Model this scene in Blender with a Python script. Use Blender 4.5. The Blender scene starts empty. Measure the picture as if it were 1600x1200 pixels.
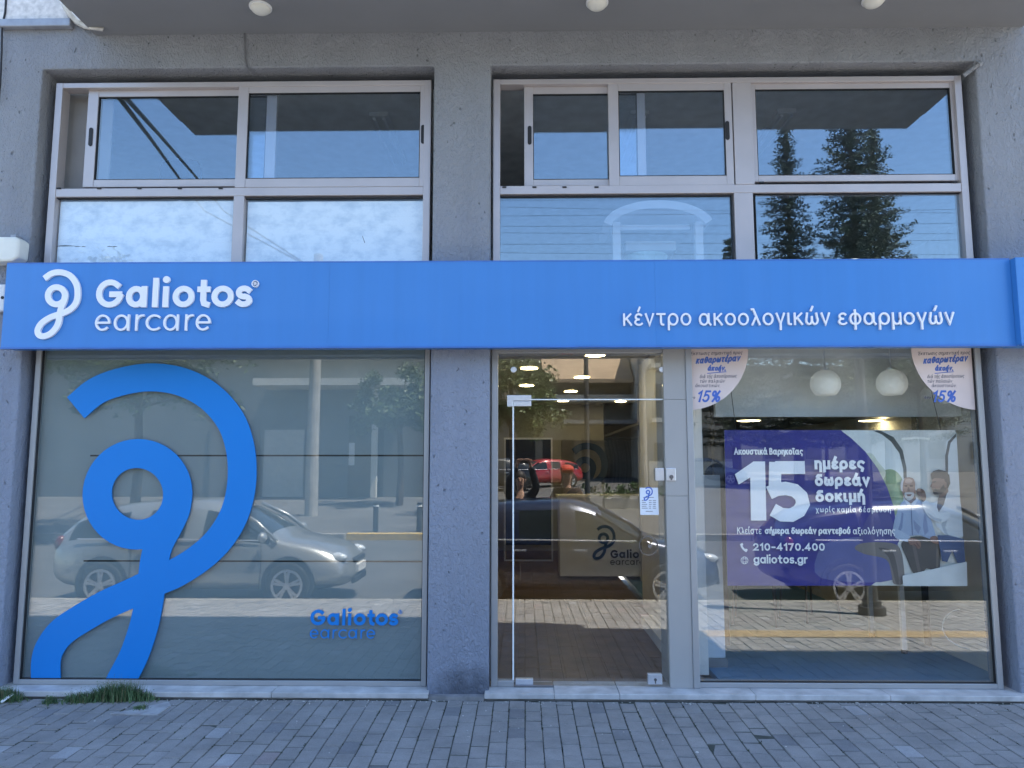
import bpy, bmesh, math, random
from mathutils import Vector, Matrix, noise
random.seed(7)
R = math.radians
S = bpy.context.scene
C = S.collection

# ------------------------------------------------------------------ camera
F = 1157.0                       # focal length in pixels of the 1600 px wide photograph
PITCH, YAW = R(6.31), R(0.94)
CAM = Vector((0.0, -6.0, 1.70))
cd = bpy.data.cameras.new('camera'); cam = bpy.data.objects.new('camera', cd); C.objects.link(cam)
cd.sensor_fit = 'HORIZONTAL'; cd.sensor_width = 36.0; cd.lens = 36.0 * F / 1600.0
cd.clip_start = 0.05; cd.clip_end = 2000
cam.location = CAM; cam.rotation_euler = (math.pi / 2 + PITCH, 0, YAW)
S.camera = cam

# ------------------------------------------------------------------ light
SUN_EL, SUN_AZ = R(67), R(15)    # azimuth measured from +x (right) towards +y (behind the shop)
sd = Vector((math.cos(SUN_EL) * math.cos(SUN_AZ), math.cos(SUN_EL) * math.sin(SUN_AZ), math.sin(SUN_EL)))
W = bpy.data.worlds.new('World'); S.world = W; W.use_nodes = True
wn = W.node_tree; bg = wn.nodes['Background']
sky = wn.nodes.new('ShaderNodeTexSky'); sky.sky_type = 'NISHITA'; sky.sun_disc = False
sky.sun_elevation = SUN_EL; sky.sun_rotation = math.atan2(sd.x, sd.y)
sky.air_density = 1.0; sky.dust_density = 0.3; sky.ozone_density = 2.4
wn.links.new(sky.outputs[0], bg.inputs[0]); bg.inputs[1].default_value = 0.13
sl = bpy.data.lights.new('sun', 'SUN'); sl.energy = 5.0; sl.angle = R(0.5); sl.color = (1, .95, .86)
so = bpy.data.objects.new('sun', sl); C.objects.link(so)
so.rotation_euler = sd.to_track_quat('Z', 'Y').to_euler()
S.view_settings.view_transform = 'Standard'; S.view_settings.look = 'None'
S.view_settings.gamma = 1; S.view_settings.exposure = 2.18
S.cycles.max_bounces = 10; S.cycles.transparent_max_bounces = 24
S.cycles.glossy_bounces = 5; S.cycles.diffuse_bounces = 4
S.cycles.sample_clamp_indirect = 6

# ------------------------------------------------------------------ measuring helpers (photograph pixel -> place)
_f = Vector((-math.sin(YAW) * math.cos(PITCH), math.cos(YAW) * math.cos(PITCH), math.sin(PITCH)))
_u = Vector((math.sin(YAW) * math.sin(PITCH), -math.cos(YAW) * math.sin(PITCH), math.cos(PITCH)))
_r = Vector((math.cos(YAW), math.sin(YAW), 0))
def ray(px, py): return _f + _r * ((px - 800) / F) + _u * ((600 - py) / F)
def at(px, py, Y=0.0):
    d = ray(px, py); t = (Y - CAM.y) / d.y
    p = CAM + d * t; return p
def ax(px, py, Y=0.0): return at(px, py, Y).x
def az(px, py, Y=0.0): return at(px, py, Y).z
def at_z(px, py, z):
    d = ray(px, py); t = (z - CAM.z) / d.z
    return CAM + d * t
def mir(px, py, k):              # a point seen in the shop glass that stands k metres out in the street
    p = at(px, py, k); return Vector((p.x, -k, p.z))

# ------------------------------------------------------------------ materials
MATS = {}
def nodes_of(m): return m.node_tree.nodes, m.node_tree.links
def mat(name, col, rough=.6, metal=0, var=.12, scale=6, bump=0, bscale=60, spec=.5, detail=4, coat=0, stretch=None):
    if name in MATS: return MATS[name]
    m = bpy.data.materials.new(name); m.use_nodes = True
    n, l = nodes_of(m); b = n['Principled BSDF']
    b.inputs['Roughness'].default_value = rough; b.inputs['Metallic'].default_value = metal
    b.inputs['Specular IOR Level'].default_value = spec
    b.inputs['Coat Weight'].default_value = coat
    tc = n.new('ShaderNodeTexCoord')
    nz = n.new('ShaderNodeTexNoise'); nz.inputs['Scale'].default_value = scale; nz.inputs['Detail'].default_value = detail
    if stretch:
        mp = n.new('ShaderNodeMapping'); mp.inputs['Scale'].default_value = stretch; l.new(tc.outputs['Object'], mp.inputs[0]); l.new(mp.outputs[0], nz.inputs['Vector'])
    else: l.new(tc.outputs['Object'], nz.inputs['Vector'])
    mr = n.new('ShaderNodeMapRange'); mr.inputs[1].default_value = .3; mr.inputs[2].default_value = .7
    mr.inputs[3].default_value = 1 - var; mr.inputs[4].default_value = 1 + var
    l.new(nz.outputs[0], mr.inputs[0])
    mx = n.new('ShaderNodeMix'); mx.data_type = 'RGBA'; mx.blend_type = 'MULTIPLY'; mx.inputs[0].default_value = 1
    mx.inputs[6].default_value = (*col, 1); l.new(mr.outputs[0], mx.inputs[7]); l.new(mx.outputs[2], b.inputs['Base Color'])
    if bump:
        nb = n.new('ShaderNodeTexNoise'); nb.inputs['Scale'].default_value = bscale; nb.inputs['Detail'].default_value = 5
        l.new(tc.outputs['Object'], nb.inputs['Vector'])
        bp = n.new('ShaderNodeBump'); bp.inputs['Strength'].default_value = bump; bp.inputs['Distance'].default_value = .01
        l.new(nb.outputs[0], bp.inputs['Height']); l.new(bp.outputs[0], b.inputs['Normal'])
    MATS[name] = m; return m
def emis(name, col, st):
    m = bpy.data.materials.new(name); m.use_nodes = True; n, l = nodes_of(m)
    b = n['Principled BSDF']; b.inputs['Base Color'].default_value = (*col, 1)
    b.inputs['Emission Color'].default_value = (*col, 1); b.inputs['Emission Strength'].default_value = st
    MATS[name] = m; return m
def glass(name, r0, tint=(1, 1, 1), wav=.0, coat=(1, 1, 1)):
    m = bpy.data.materials.new(name); m.use_nodes = True; n, l = nodes_of(m)
    n.remove(n['Principled BSDF'])
    tr = n.new('ShaderNodeBsdfTransparent'); tr.inputs[0].default_value = (*tint, 1)
    gl = n.new('ShaderNodeBsdfGlossy'); gl.inputs['Roughness'].default_value = 0.0; gl.inputs[0].default_value = (*coat, 1)
    lw = n.new('ShaderNodeLayerWeight'); lw.inputs[0].default_value = .5
    pw = n.new('ShaderNodeMath'); pw.operation = 'POWER'; pw.inputs[1].default_value = 5
    l.new(lw.outputs['Facing'], pw.inputs[0])
    mr = n.new('ShaderNodeMapRange'); mr.inputs[3].default_value = r0; mr.inputs[4].default_value = 1
    l.new(pw.outputs[0], mr.inputs[0])
    mix = n.new('ShaderNodeMixShader'); l.new(mr.outputs[0], mix.inputs[0]); l.new(tr.outputs[0], mix.inputs[1]); l.new(gl.outputs[0], mix.inputs[2])
    if wav:
        tc = n.new('ShaderNodeTexCoord'); nz = n.new('ShaderNodeTexNoise'); nz.inputs['Scale'].default_value = 1.1; nz.inputs['Detail'].default_value = 1
        l.new(tc.outputs['Object'], nz.inputs['Vector']); bp = n.new('ShaderNodeBump'); bp.inputs['Strength'].default_value = wav; bp.inputs['Distance'].default_value = .02
        l.new(nz.outputs[0], bp.inputs['Height']); l.new(bp.outputs[0], gl.inputs['Normal'])
    l.new(mix.outputs[0], n['Material Output'].inputs[0]); MATS[name] = m; return m

def stucco():
    m = mat('stucco', (.272, .282, .308), rough=.9, var=.09, scale=1.3, spec=.25, stretch=(2.2, 1, .5), detail=6)
    n, l = nodes_of(m); b = n['Principled BSDF']
    tc = n.new('ShaderNodeTexCoord')
    base = b.inputs['Base Color'].links[0].from_socket
    # pits and worm-like trowel marks
    vo = n.new('ShaderNodeTexVoronoi'); vo.inputs['Scale'].default_value = 22; vo.feature = 'F1'
    ma = n.new('ShaderNodeMapping'); ma.inputs['Scale'].default_value = (1, 1, .62)
    n1 = n.new('ShaderNodeTexNoise'); n1.inputs['Scale'].default_value = 9; n1.inputs['Detail'].default_value = 3
    mixv = n.new('ShaderNodeMix'); mixv.data_type = 'VECTOR'; mixv.inputs[0].default_value = .12
    l.new(tc.outputs['Object'], ma.inputs[0]); l.new(ma.outputs[0], n1.inputs['Vector'])
    l.new(ma.outputs[0], mixv.inputs[4]); l.new(n1.outputs['Color'], mixv.inputs[5]); l.new(mixv.outputs[1], vo.inputs['Vector'])
    pit = n.new('ShaderNodeMapRange'); pit.inputs[1].default_value = .06; pit.inputs[2].default_value = .2
    l.new(vo.outputs['Distance'], pit.inputs[0])
    sel = n.new('ShaderNodeSeparateColor'); l.new(vo.outputs['Color'], sel.inputs[0])
    gt = n.new('ShaderNodeMath'); gt.operation = 'GREATER_THAN'; gt.inputs[1].default_value = .24; l.new(sel.outputs[0], gt.inputs[0])
    pk = n.new('ShaderNodeMath'); pk.operation = 'MAXIMUM'; l.new(pit.outputs[0], pk.inputs[0]); l.new(gt.outputs[0], pk.inputs[1])
    g1 = n.new('ShaderNodeTexNoise'); g1.inputs['Scale'].default_value = 42; g1.inputs['Detail'].default_value = 6; g1.inputs['Distortion'].default_value = 1.2
    l.new(ma.outputs[0], g1.inputs['Vector'])
    g2 = n.new('ShaderNodeTexNoise'); g2.inputs['Scale'].default_value = 18; g2.inputs['Detail'].default_value = 3; l.new(ma.outputs[0], g2.inputs['Vector'])
    a1 = n.new('ShaderNodeMath'); a1.operation = 'MULTIPLY_ADD'; a1.inputs[1].default_value = .55; l.new(g2.outputs[0], a1.inputs[0]); l.new(g1.outputs[0], a1.inputs[2])
    a2 = n.new('ShaderNodeMath'); a2.operation = 'MULTIPLY_ADD'; a2.inputs[1].default_value = .5; l.new(pk.outputs[0], a2.inputs[0]); l.new(a1.outputs[0], a2.inputs[2])
    bp = n.new('ShaderNodeBump'); bp.inputs['Strength'].default_value = .9; bp.inputs['Distance'].default_value = .026
    l.new(a2.outputs[0], bp.inputs['Height']); l.new(bp.outputs[0], b.inputs['Normal'])
    # base colour tinted bluer low down, near neutral higher up
    sp = n.new('ShaderNodeSeparateXYZ'); l.new(tc.outputs['Object'], sp.inputs[0])
    nn = n.new('ShaderNodeMath'); nn.operation = 'MULTIPLY_ADD'; nn.inputs[1].default_value = 1.2; l.new(n1.outputs[0], nn.inputs[0]); l.new(sp.outputs[2], nn.inputs[2])
    bl = n.new('ShaderNodeMapRange'); bl.inputs[1].default_value = 3.0; bl.inputs[2].default_value = 4.6; l.new(nn.outputs[0], bl.inputs[0])
    tm = n.new('ShaderNodeMix'); tm.data_type = 'RGBA'; tm.blend_type = 'MULTIPLY'; tm.inputs[0].default_value = 1
    cr = n.new('ShaderNodeMix'); cr.data_type = 'RGBA'; cr.inputs[6].default_value = (.88, .95, 1.08, 1); cr.inputs[7].default_value = (1.0, 1.0, .985, 1)
    l.new(bl.outputs[0], cr.inputs[0]); l.new(base, tm.inputs[6]); l.new(cr.outputs[2], tm.inputs[7])
    pd = n.new('ShaderNodeMapRange'); pd.inputs[3].default_value = .55; pd.inputs[4].default_value = 1; l.new(pk.outputs[0], pd.inputs[0])
    tm2 = n.new('ShaderNodeMix'); tm2.data_type = 'RGBA'; tm2.blend_type = 'MULTIPLY'; tm2.inputs[0].default_value = 1
    l.new(tm.outputs[2], tm2.inputs[6]); l.new(pd.outputs[0], tm2.inputs[7]); 
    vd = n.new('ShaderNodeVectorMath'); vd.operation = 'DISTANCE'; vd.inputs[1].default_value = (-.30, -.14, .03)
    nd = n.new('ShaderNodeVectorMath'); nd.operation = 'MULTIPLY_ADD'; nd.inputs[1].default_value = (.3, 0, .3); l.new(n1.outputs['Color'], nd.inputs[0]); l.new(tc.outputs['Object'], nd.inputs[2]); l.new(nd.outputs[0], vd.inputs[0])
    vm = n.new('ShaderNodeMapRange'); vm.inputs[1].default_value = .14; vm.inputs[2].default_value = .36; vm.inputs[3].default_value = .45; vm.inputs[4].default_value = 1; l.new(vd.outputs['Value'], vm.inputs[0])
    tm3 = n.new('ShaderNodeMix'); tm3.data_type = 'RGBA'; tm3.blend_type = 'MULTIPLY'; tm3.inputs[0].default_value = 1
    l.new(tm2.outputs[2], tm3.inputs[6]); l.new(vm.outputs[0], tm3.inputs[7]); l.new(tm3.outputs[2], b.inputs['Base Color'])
    return m

M_WALL = stucco()
M_SOFFIT = mat('soffit_paint', (.2, .205, .215), .8, var=.06, scale=1.2, bump=.12, bscale=14)
M_ALU = mat('bronze_aluminium', (.46, .42, .415), .42, metal=.35, var=.05, scale=3, bump=.02)
M_ALUG = mat('grey_aluminium', (.35, .355, .36), .45, metal=.3, var=.05, scale=2)
M_CHROME = mat('brushed_steel', (.72, .74, .78), .3, metal=.75, var=.04, scale=30)
M_EDGE = mat('polished_glass_edge', (.8, .85, .86), .2, var=.03)
M_RUB = mat('black_gasket', (.012, .012, .014), .6)
M_SIGN = mat('sign_blue', (.04, .2, .53), .46, var=.03, scale=2.2, bump=.1, bscale=1.3, coat=.1, stretch=(6, 1, .35), detail=7)
M_SIGNEDGE = mat('sign_trim', (.045, .15, .45), .4)
M_DECAL = mat('decal_blue', (.001, .19, .58), .46, var=.02, scale=.8, spec=.35)
M_LETTER = mat('letter_white', (.78, .78, .82), .4, var=.02)
M_MARBLE = mat('marble', (.46, .455, .45), .55, var=.25, scale=7, bump=.15, bscale=40, detail=8)
M_FROST = mat('frosted_film', (.215, .262, .272), .5, var=.05, scale=.7, spec=.2)
M_WHITE = mat('white_paint', (.72, .72, .71), .6, var=.05)
M_CREAM = mat('cream_plastic', (.68, .67, .6), .45, var=.06, scale=9)
M_STONE = mat('white_stone', (.72, .68, .64), .9, var=.18, scale=25, bump=.4, bscale=70)
M_FLASH = mat('zinc_flashing', (.33, .34, .37), .5, metal=.4, var=.15, scale=10)
M_MEMB = mat('torn_membrane', (.6, .58, .54), .7, var=.3, scale=14, bump=.4, bscale=30)
M_CABLE = mat('black_cable', (.02, .02, .022), .6)
M_GLASS_UP = glass('window_glass_upper', .125, (.88, .92, .96), 0, (.80, .93, 1.0))
M_GLASS_CL = glass('window_glass_clear', .05, (.97, .98, .99))
M_GLASS_DN = glass('shop_glass', .085, (.95, .97, .97), .012)
M_GLASS_DOOR = glass('door_glass', .085, (.95, .96, .95), .01)
M_WOOD = mat('dark_wood_floor', (.125, .075, .055), .4, var=.3, scale=5)
M_BLUEFLOOR = mat('blue_vinyl_floor', (.07, .19, .34), .4, var=.08, scale=3)
M_INT = mat('interior_wall', (.42, .41, .38), .8, var=.05)
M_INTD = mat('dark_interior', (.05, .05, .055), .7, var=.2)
M_INTG = mat('grey_bulkhead', (.78, .8, .8), .7, var=.05)
M_NAVY = mat('navy_panel', (.008, .018, .05), .35, var=.1)
M_LOGO = mat('logo_navy', (.012, .05, .11), .5)
M_LAMP = emis('downlight_glow', (1, .8, .42), 8)
M_TUBE = mat('fluorescent_tube', (.75, .76, .78), .5)
M_GLOBE = emis('opal_globe', (.8, .8, .76), .045)  # faint glow added to brighten the unlit-looking white globes
M_PAPER = mat('paper', (.68, .72, .78), .7, var=.04)
M_DARKTXT = mat('grey_print', (.09, .09, .12), .7)
M_BLUETXT = mat('blue_print', (.045, .12, .45), .6)
M_PINK = mat('pinkish_paper', (.66, .56, .53), .7, var=.13, scale=2.2)
M_SKIN = mat('skin', (.5, .3, .21), .55, var=.05)
M_ASPH = mat('asphalt', (.085, .084, .08), .9, var=.2, scale=1.3, bump=.3, bscale=120)
M_CONC = mat('concrete', (.33, .31, .28), .85, var=.2, scale=4, bump=.2)
M_KERB = mat('kerb_stone', (.26, .245, .22), .85, var=.15, scale=5, bump=.2)
M_YEL = mat('yellow_kerb_paint', (.55, .36, .08), .75, var=.25, scale=8)
M_TACT = mat('tactile_yellow', (.40, .30, .17), .8, var=.12, scale=9)
M_TRUNK = mat('bark', (.09, .065, .045), .9, var=.3, scale=12, bump=.6, bscale=30)

# ------------------------------------------------------------------ mesh helpers
class MB:
    def __init__(s): s.v = []; s.f = []; s.m = []
    def add(s, vs, fs, mi=0):
        o = len(s.v); s.v += [tuple(v) for v in vs]; s.f += [tuple(i + o for i in f) for f in fs]; s.m += [mi] * len(fs); return s
    def box(s, x0, x1, y0, y1, z0, z1, mi=0):
        if x0 > x1: x0, x1 = x1, x0
        if y0 > y1: y0, y1 = y1, y0
        if z0 > z1: z0, z1 = z1, z0
        v = [(x0, y0, z0), (x1, y0, z0), (x1, y1, z0), (x0, y1, z0), (x0, y0, z1), (x1, y0, z1), (x1, y1, z1), (x0, y1, z1)]
        return s.add(v, [(0, 3, 2, 1), (4, 5, 6, 7), (0, 1, 5, 4), (1, 2, 6, 5), (2, 3, 7, 6), (3, 0, 4, 7)], mi)
    def tube(s, pts, r, n=8, mi=0, r2=None, cap=True):
        pts = [Vector(p) for p in pts]; m = len(pts); vs = []; fs = []
        up = Vector((0, 0, 1))
        for i, p in enumerate(pts):
            t = (pts[min(i + 1, m - 1)] - pts[max(i - 1, 0)]).normalized()
            a = t.cross(up if abs(t.z) < .95 else Vector((1, 0, 0))).normalized(); b = t.cross(a)
            rr = r if r2 is None else r + (r2 - r) * i / max(1, m - 1)
            if isinstance(r, (list, tuple)): rr = r[i]
            for k in range(n):
                an = 2 * math.pi * k / n; vs.append(p + a * math.cos(an) * rr + b * math.sin(an) * rr)
        for i in range(m - 1):
            for k in range(n):
                k2 = (k + 1) % n; fs.append((i * n + k, i * n + k2, (i + 1) * n + k2, (i + 1) * n + k))
        if cap: fs.append(tuple(range(n - 1, -1, -1))); fs.append(tuple((m - 1) * n + k for k in range(n)))
        return s.add(vs, fs, mi)
    def disc(s, c, axis, r, h, n=24, mi=0):
        c = Vector(c); a = Vector(axis).normalized()
        return s.tube([c - a * h / 2, c + a * h / 2], r, n, mi)
    def sphere(s, c, r, nu=20, nv=12, sx=1, sy=1, sz=1, z0=-1, mi=0):
        c = Vector(c); vs = []; fs = []
        for j in range(nv + 1):
            ph = -math.pi / 2 + math.pi * j / nv; z = max(math.sin(ph), z0)
            q = math.cos(math.asin(max(-1, min(1, z))))
            if math.sin(ph) < z0: q *= max(0, j) / max(1, nv) * 0 + (math.cos(ph) / max(1e-6, math.cos(math.asin(z0)))) if math.cos(math.asin(z0)) else 0
            for k in range(nu):
                a = 2 * math.pi * k / nu; vs.append(c + Vector((math.cos(a) * q * r * sx, math.sin(a) * q * r * sy, z * r * sz)))
        for j in range(nv):
            for k in range(nu):
                k2 = (k + 1) % nu; fs.append((j * nu + k, j * nu + k2, (j + 1) * nu + k2, (j + 1) * nu + k))
        return s.add(vs, fs, mi)
    def poly(s, pts, y0, y1, mi=0):      # polygon in the x,z plane, from y0 (front) back to y1
        n = len(pts); vs = [(p[0], y0, p[1]) for p in pts] + [(p[0], y1, p[1]) for p in pts]
        ar = sum(pts[i][0] * pts[(i + 1) % n][1] - pts[(i + 1) % n][0] * pts[i][1] for i in range(n))
        fr = tuple(range(n)); bk = tuple(range(2 * n - 1, n - 1, -1))
        if ar < 0: fr, bk = fr[::-1], bk[::-1]
        fs = [fr, bk]
        for i in range(n):
            j = (i + 1) % n
            fs.append((i, i + n, j + n, j) if ar > 0 else (j, j + n, i + n, i))
        return s.add(vs, fs, mi)
    def stroke(s, pts, w, y0, y1, closed=False, mi=0):
        L, Rr = offset(pts, w, closed); n = len(L); vs = []
        for i in range(n): yy = y0 - i * 4e-6; vs += [(L[i][0], yy, L[i][1]), (Rr[i][0], yy, Rr[i][1]), (L[i][0], y1, L[i][1]), (Rr[i][0], y1, Rr[i][1])]
        fs = []
        for i in range(n if closed else n - 1):
            a = 4 * i; b = 4 * ((i + 1) % n)
            fs += [(a, a + 1, b + 1, b), (a, b, b + 2, a + 2), (a + 1, a + 3, b + 3, b + 1), (a + 2, b + 2, b + 3, a + 3)]
        if not closed: e = 4 * (n - 1); fs += [(0, 2, 3, 1), (e, e + 1, e + 3, e + 2)]
        return s.add(vs, fs, mi)
    def build(s, name, mats, parent=None, smooth=False, bevel=0, angle=40):
        me = bpy.data.meshes.new(name); me.from_pydata(s.v, [], s.f)
        if not isinstance(mats, (list, tuple)): mats = [mats]
        for m in mats: me.materials.append(m)
        for i, p in enumerate(me.polygons): p.material_index = s.m[i]; p.use_smooth = smooth
        me.update(); o = bpy.data.objects.new(name, me); C.objects.link(o)
        if parent: 
            o.parent = parent; o.matrix_parent_inverse = Matrix.Translation(-Vector(parent.location)) if parent.type == 'EMPTY' and parent.get('world_parts', 1) else Matrix()
        if bevel:
            b = o.modifiers.new('bevel', 'BEVEL'); b.width = bevel; b.segments = 2; b.limit_method = 'ANGLE'; b.angle_limit = R(angle)
        if smooth:
            try: me.shade_smooth()
            except Exception: pass
        return o
def offset(pts, w, closed):
    n = len(pts); L = []; Rr = []
    for i in range(n):
        p = Vector(pts[i][:2])
        a = Vector(pts[i - 1][:2]) if (i > 0 or closed) else None
        b = Vector(pts[(i + 1) % n][:2]) if (i < n - 1 or closed) else None
        d1 = (p - a).normalized() if a is not None else None; d2 = (b - p).normalized() if b is not None else None
        if d1 is None: d1 = d2
        if d2 is None: d2 = d1
        t = d1 + d2; t = t.normalized() if t.length > 1e-6 else d1
        nn = Vector((-t.y, t.x)); cs = max(.45, nn.dot(Vector((-d1.y, d1.x))))
        h = w / 2 / cs; L.append(p + nn * h); Rr.append(p - nn * h)
    return L, Rr
def smooth2(pts, closed=False, n=6):     # Catmull-Rom through 2-D points
    out = []; m = len(pts); P = [Vector(p) for p in pts]
    for i in range(m if closed else m - 1):
        p0 = P[i - 1] if (i > 0 or closed) else P[0] * 2 - P[1]
        p1 = P[i]; p2 = P[(i + 1) % m]; p3 = P[(i + 2) % m] if (i + 2 < m or closed) else p2 * 2 - p1
        for k in range(n):
            t = k / n
            out.append(.5 * ((2 * p1) + (p2 - p0) * t + (2 * p0 - 5 * p1 + 4 * p2 - p3) * t * t + (3 * p1 - p0 - 3 * p2 + p3) * t ** 3))
    if not closed: out.append(P[-1])
    return out
def tag(o, label, cat, group=None, kind=None):
    o['label'] = label; o['category'] = cat
    if group: o['group'] = group
    if kind: o['kind'] = kind
    return o
def empty(name, loc=(0, 0, 0), label=None, cat=None, group=None):
    o = bpy.data.objects.new(name, None); o.location = loc; o.empty_display_size = .2; C.objects.link(o)
    if label: tag(o, label, cat, group)
    return o
def struct(o): o['kind'] = 'structure'; return o
def copy_tree(o, parent=None):
    c = o.copy(); C.objects.link(c)
    if parent: c.parent = parent
    for ch in list(o.children): copy_tree(ch, c)
    return c

# ------------------------------------------------------------------ lettering: monoline strokes, x-height 1
def arc(cx, cy, rx, ry, a0, a1, n=None):
    n = n or max(6, int(abs(a1 - a0) / 12))
    return [(cx + rx * math.cos(R(a0 + (a1 - a0) * i / n)), cy + ry * math.sin(R(a0 + (a1 - a0) * i / n))) for i in range(n + 1)]
def ring(cx=.5, cy=.5, rx=.5, ry=.5): return ('c', arc(cx, cy, rx, ry, 0, 360, 28)[:-1])
def ln(*p): return ('o', list(p))
def op(p): return ('o', p)
def dot(x, y): return ('d', (x, y))
ACC = lambda x: ln((x - .06, 1.28), (x + .12, 1.62))
OM = [op([(.12, 1.0)] + arc(.32, .40, .32, .40, 150, 345) + [(.64, .68)]), op([(1.16, 1.0)] + arc(.96, .40, .32, .40, 30, -165) + [(.64, .68)])]
EPS = [op(arc(.42, .75, .36, .25, 35, 270)), op(arc(.42, .25, .42, .25, 90, 325))]
ALPHA = [ring(.46, .5, .46, .5), op([(1.0, 1), (1.0, .2), (1.2, 0)])]
IOTA = [op([(0, 1), (0, .25)] + arc(.22, .22, .22, .22, 180, 280))]
ETA = [ln((0, 1), (0, 0)), op(arc(.4, .6, .4, .4, 180, 0) + [(.8, -.42)])]
UPS = [op([(0, 1)] + arc(.4, .4, .4, .4, 180, 360) + [(.8, 1)])]
G = {
 'o': [ring()], 'a': [ring(.48, .5, .48, .5), ln((1.02, 1), (1.02, 0))], 'c': [op(arc(.5, .5, .5, .5, 52, 308))], 'e': [op(arc(.5, .5, .5, .5, 0, 312)), ln((.1, .5), (.9, .5))],
 'r': [ln((0, 1), (0, 0)), op(arc(.5, .5, .5, .5, 180, 85))], 'l': [ln((0, 1.52), (0, 0))], 'i': [ln((0, .98), (0, 0)), dot(0, 1.58)],
 't': [op([(.3, 1.38), (.3, .28), (.4, .06), (.66, 0)]), ln((0, .95), (.68, .95))],
 's': [op(arc(.4, .74, .36, .26, 38, 265) + arc(.38, .25, .38, .25, 80, -145))],
 'g': [ring(), op([(1, 1), (1, -.05)] + arc(.5, -.05, .5, .4, 0, -150))],
 'G': [op(arc(.7, .71, .7, .71, 48, 345)), ln((1.3, .66), (.85, .66))], 'R': [ln((0, 1.42), (0, 0)), op([(0, 1.42), (.4, 1.42)] + arc(.4, 1.06, .36, .36, 90, -90) + [(0, .7)]), ln((.4, .7), (.8, 0))],
 '.': [dot(0, 0)], ',': [ln((.06, .05), (-.06, -.28))], '-': [ln((0, .62), (.55, .62))], '"': [ln((0, 1.5), (-.05, 1.25))], ':': [dot(0, .1), dot(0, .8)],
 '0': [ring(.46, .71, .46, .71)], '1': [ln((0, 1.12), (.38, 1.42), (.38, 0))], '2': [op(arc(.42, .98, .42, .44, 165, -30) + [(0, 0), (.88, 0)])],
 '4': [ln((.72, 0), (.72, 1.42), (0, .38), (.98, .38))], '7': [ln((0, 1.42), (.84, 1.42), (.25, 0))],
 '5': [op([(.86, 1.42), (.2, 1.42), (.1, .78)] + arc(.42, .46, .46, .46, 120, -145))],
 '8': [ring(.42, 1.05, .36, .36), ring(.42, .36, .42, .36)], '3': [op(arc(.38, 1.06, .38, .36, 150, -90)), op(arc(.38, .36, .42, .36, 90, -150))],
 '%': [ring(.25, 1.1, .25, .32), ring(1.05, .32, .25, .32), ln((1.05, 1.42), (.25, 0))],
 'κ': [ln((0, 1), (0, 0)), ln((.74, 1), (0, .42)), ln((.27, .6), (.8, 0))], 'έ': EPS + [ACC(.42)], 'ε': EPS, 'ν': [ln((0, 1), (.42, 0), (.84, 1))],
 'τ': [ln((0, 1), (.84, 1)), op([(.42, 1), (.42, .25)] + arc(.64, .24, .22, .24, 180, 280))], 'ρ': [ring(), ln((0, .5), (0, -.45))], 'ο': [ring()], 'α': ALPHA, 'ά': ALPHA + [ACC(.5)],
 'λ': [ln((.02, 1.42), (.2, 1.42), (.86, 0)), ln((.5, .76), (.06, 0))], 'γ': [ln((0, 1), (.42, .06), (.84, 1)), ln((.42, .1), (.42, -.45))],
 'ι': IOTA, 'ί': IOTA + [ACC(.05)], 'ϊ': IOTA + [dot(-.18, 1.4), dot(.22, 1.4)], 'ώ': OM + [ACC(.64)], 'ω': OM, 'φ': [ring(.55, .5, .55, .5), ln((.55, 1.3), (.55, -.45))],
 'μ': [ln((0, 1), (0, -.45)), op(arc(.4, .4, .4, .4, 180, 360) + [(.8, 1)]), ln((.8, .5), (.8, 0))], 'η': ETA, 'ή': ETA + [ACC(.4)],
 'ς': [op(arc(.5, .55, .5, .45, 45, 215) + [(.5, .08), (.72, -.08), (.6, -.38)])], 'σ': [ring(.48, .48, .48, .48), ln((.48, 1), (1.15, 1))],
 'δ': [ring(.48, .45, .48, .45), op([(.85, 1.42), (.4, 1.42), (.22, 1.22), (.42, 1.02), (.8, .78)])], 'θ': [ring(.46, .71, .46, .71), ln((0, .71), (.92, .71))],
 'π': [ln((0, 1), (1, 1)), ln((.22, 1), (.22, 0)), ln((.78, 1), (.78, 0))], 'υ': UPS, 'ύ': UPS + [ACC(.4)], 'χ': [ln((0, 1), (.84, -.42)), ln((.84, 1), (0, -.42))],
 'ξ': [op([(.75, 1.42), (.1, 1.42)]), op(arc(.45, 1.1, .36, .26, 80, 270)), op(arc(.5, .42, .46, .4, 90, 250) + [(.72, -.05), (.6, -.38)])],
 'β': [ln((0, 1.1), (0, -.45)), op(arc(.36, 1.08, .36, .34, 180, -90)), op(arc(.38, .37, .42, .37, 90, -170))],
 'Κ': [ln((0, 1.42), (0, 0)), ln((.95, 1.42), (0, .6)), ln((.35, .88), (1, 0))], 'Α': [ln((0, 0), (.6, 1.42), (1.2, 0)), ln((.25, .5), (.95, .5))],
 'Β': [ln((0, 1.42), (0, 0)), op([(0, 1.42), (.4, 1.42)] + arc(.4, 1.08, .34, .34, 90, -90) + [(0, .74)]), op([(.4, .74)] + arc(.45, .37, .4, .37, 90, -90) + [(0, 0)])],
 'Ε': [ln((.8, 1.42), (0, 1.42), (0, 0), (.8, 0)), ln((0, .72), (.7, .72))],
}
G['ό'] = [ring(), ACC(.46)]
for a, b in (('ὰ', 'ά'), ('ἀ', 'ά'), ('ῆ', 'ή'), ('ὴ', 'ή'), ('ὸ', 'ο'), ('ὁ', 'ο'), ('ἡ', 'η'), ('ῶ', 'ώ'), ('ὀ', 'ο')): G[a] = G[b]
def gwidth(st):
    xs = []
    for k, p in st: xs += [p[0]] if k == 'd' else [q[0] for q in p]
    return min(xs), max(xs)
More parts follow.
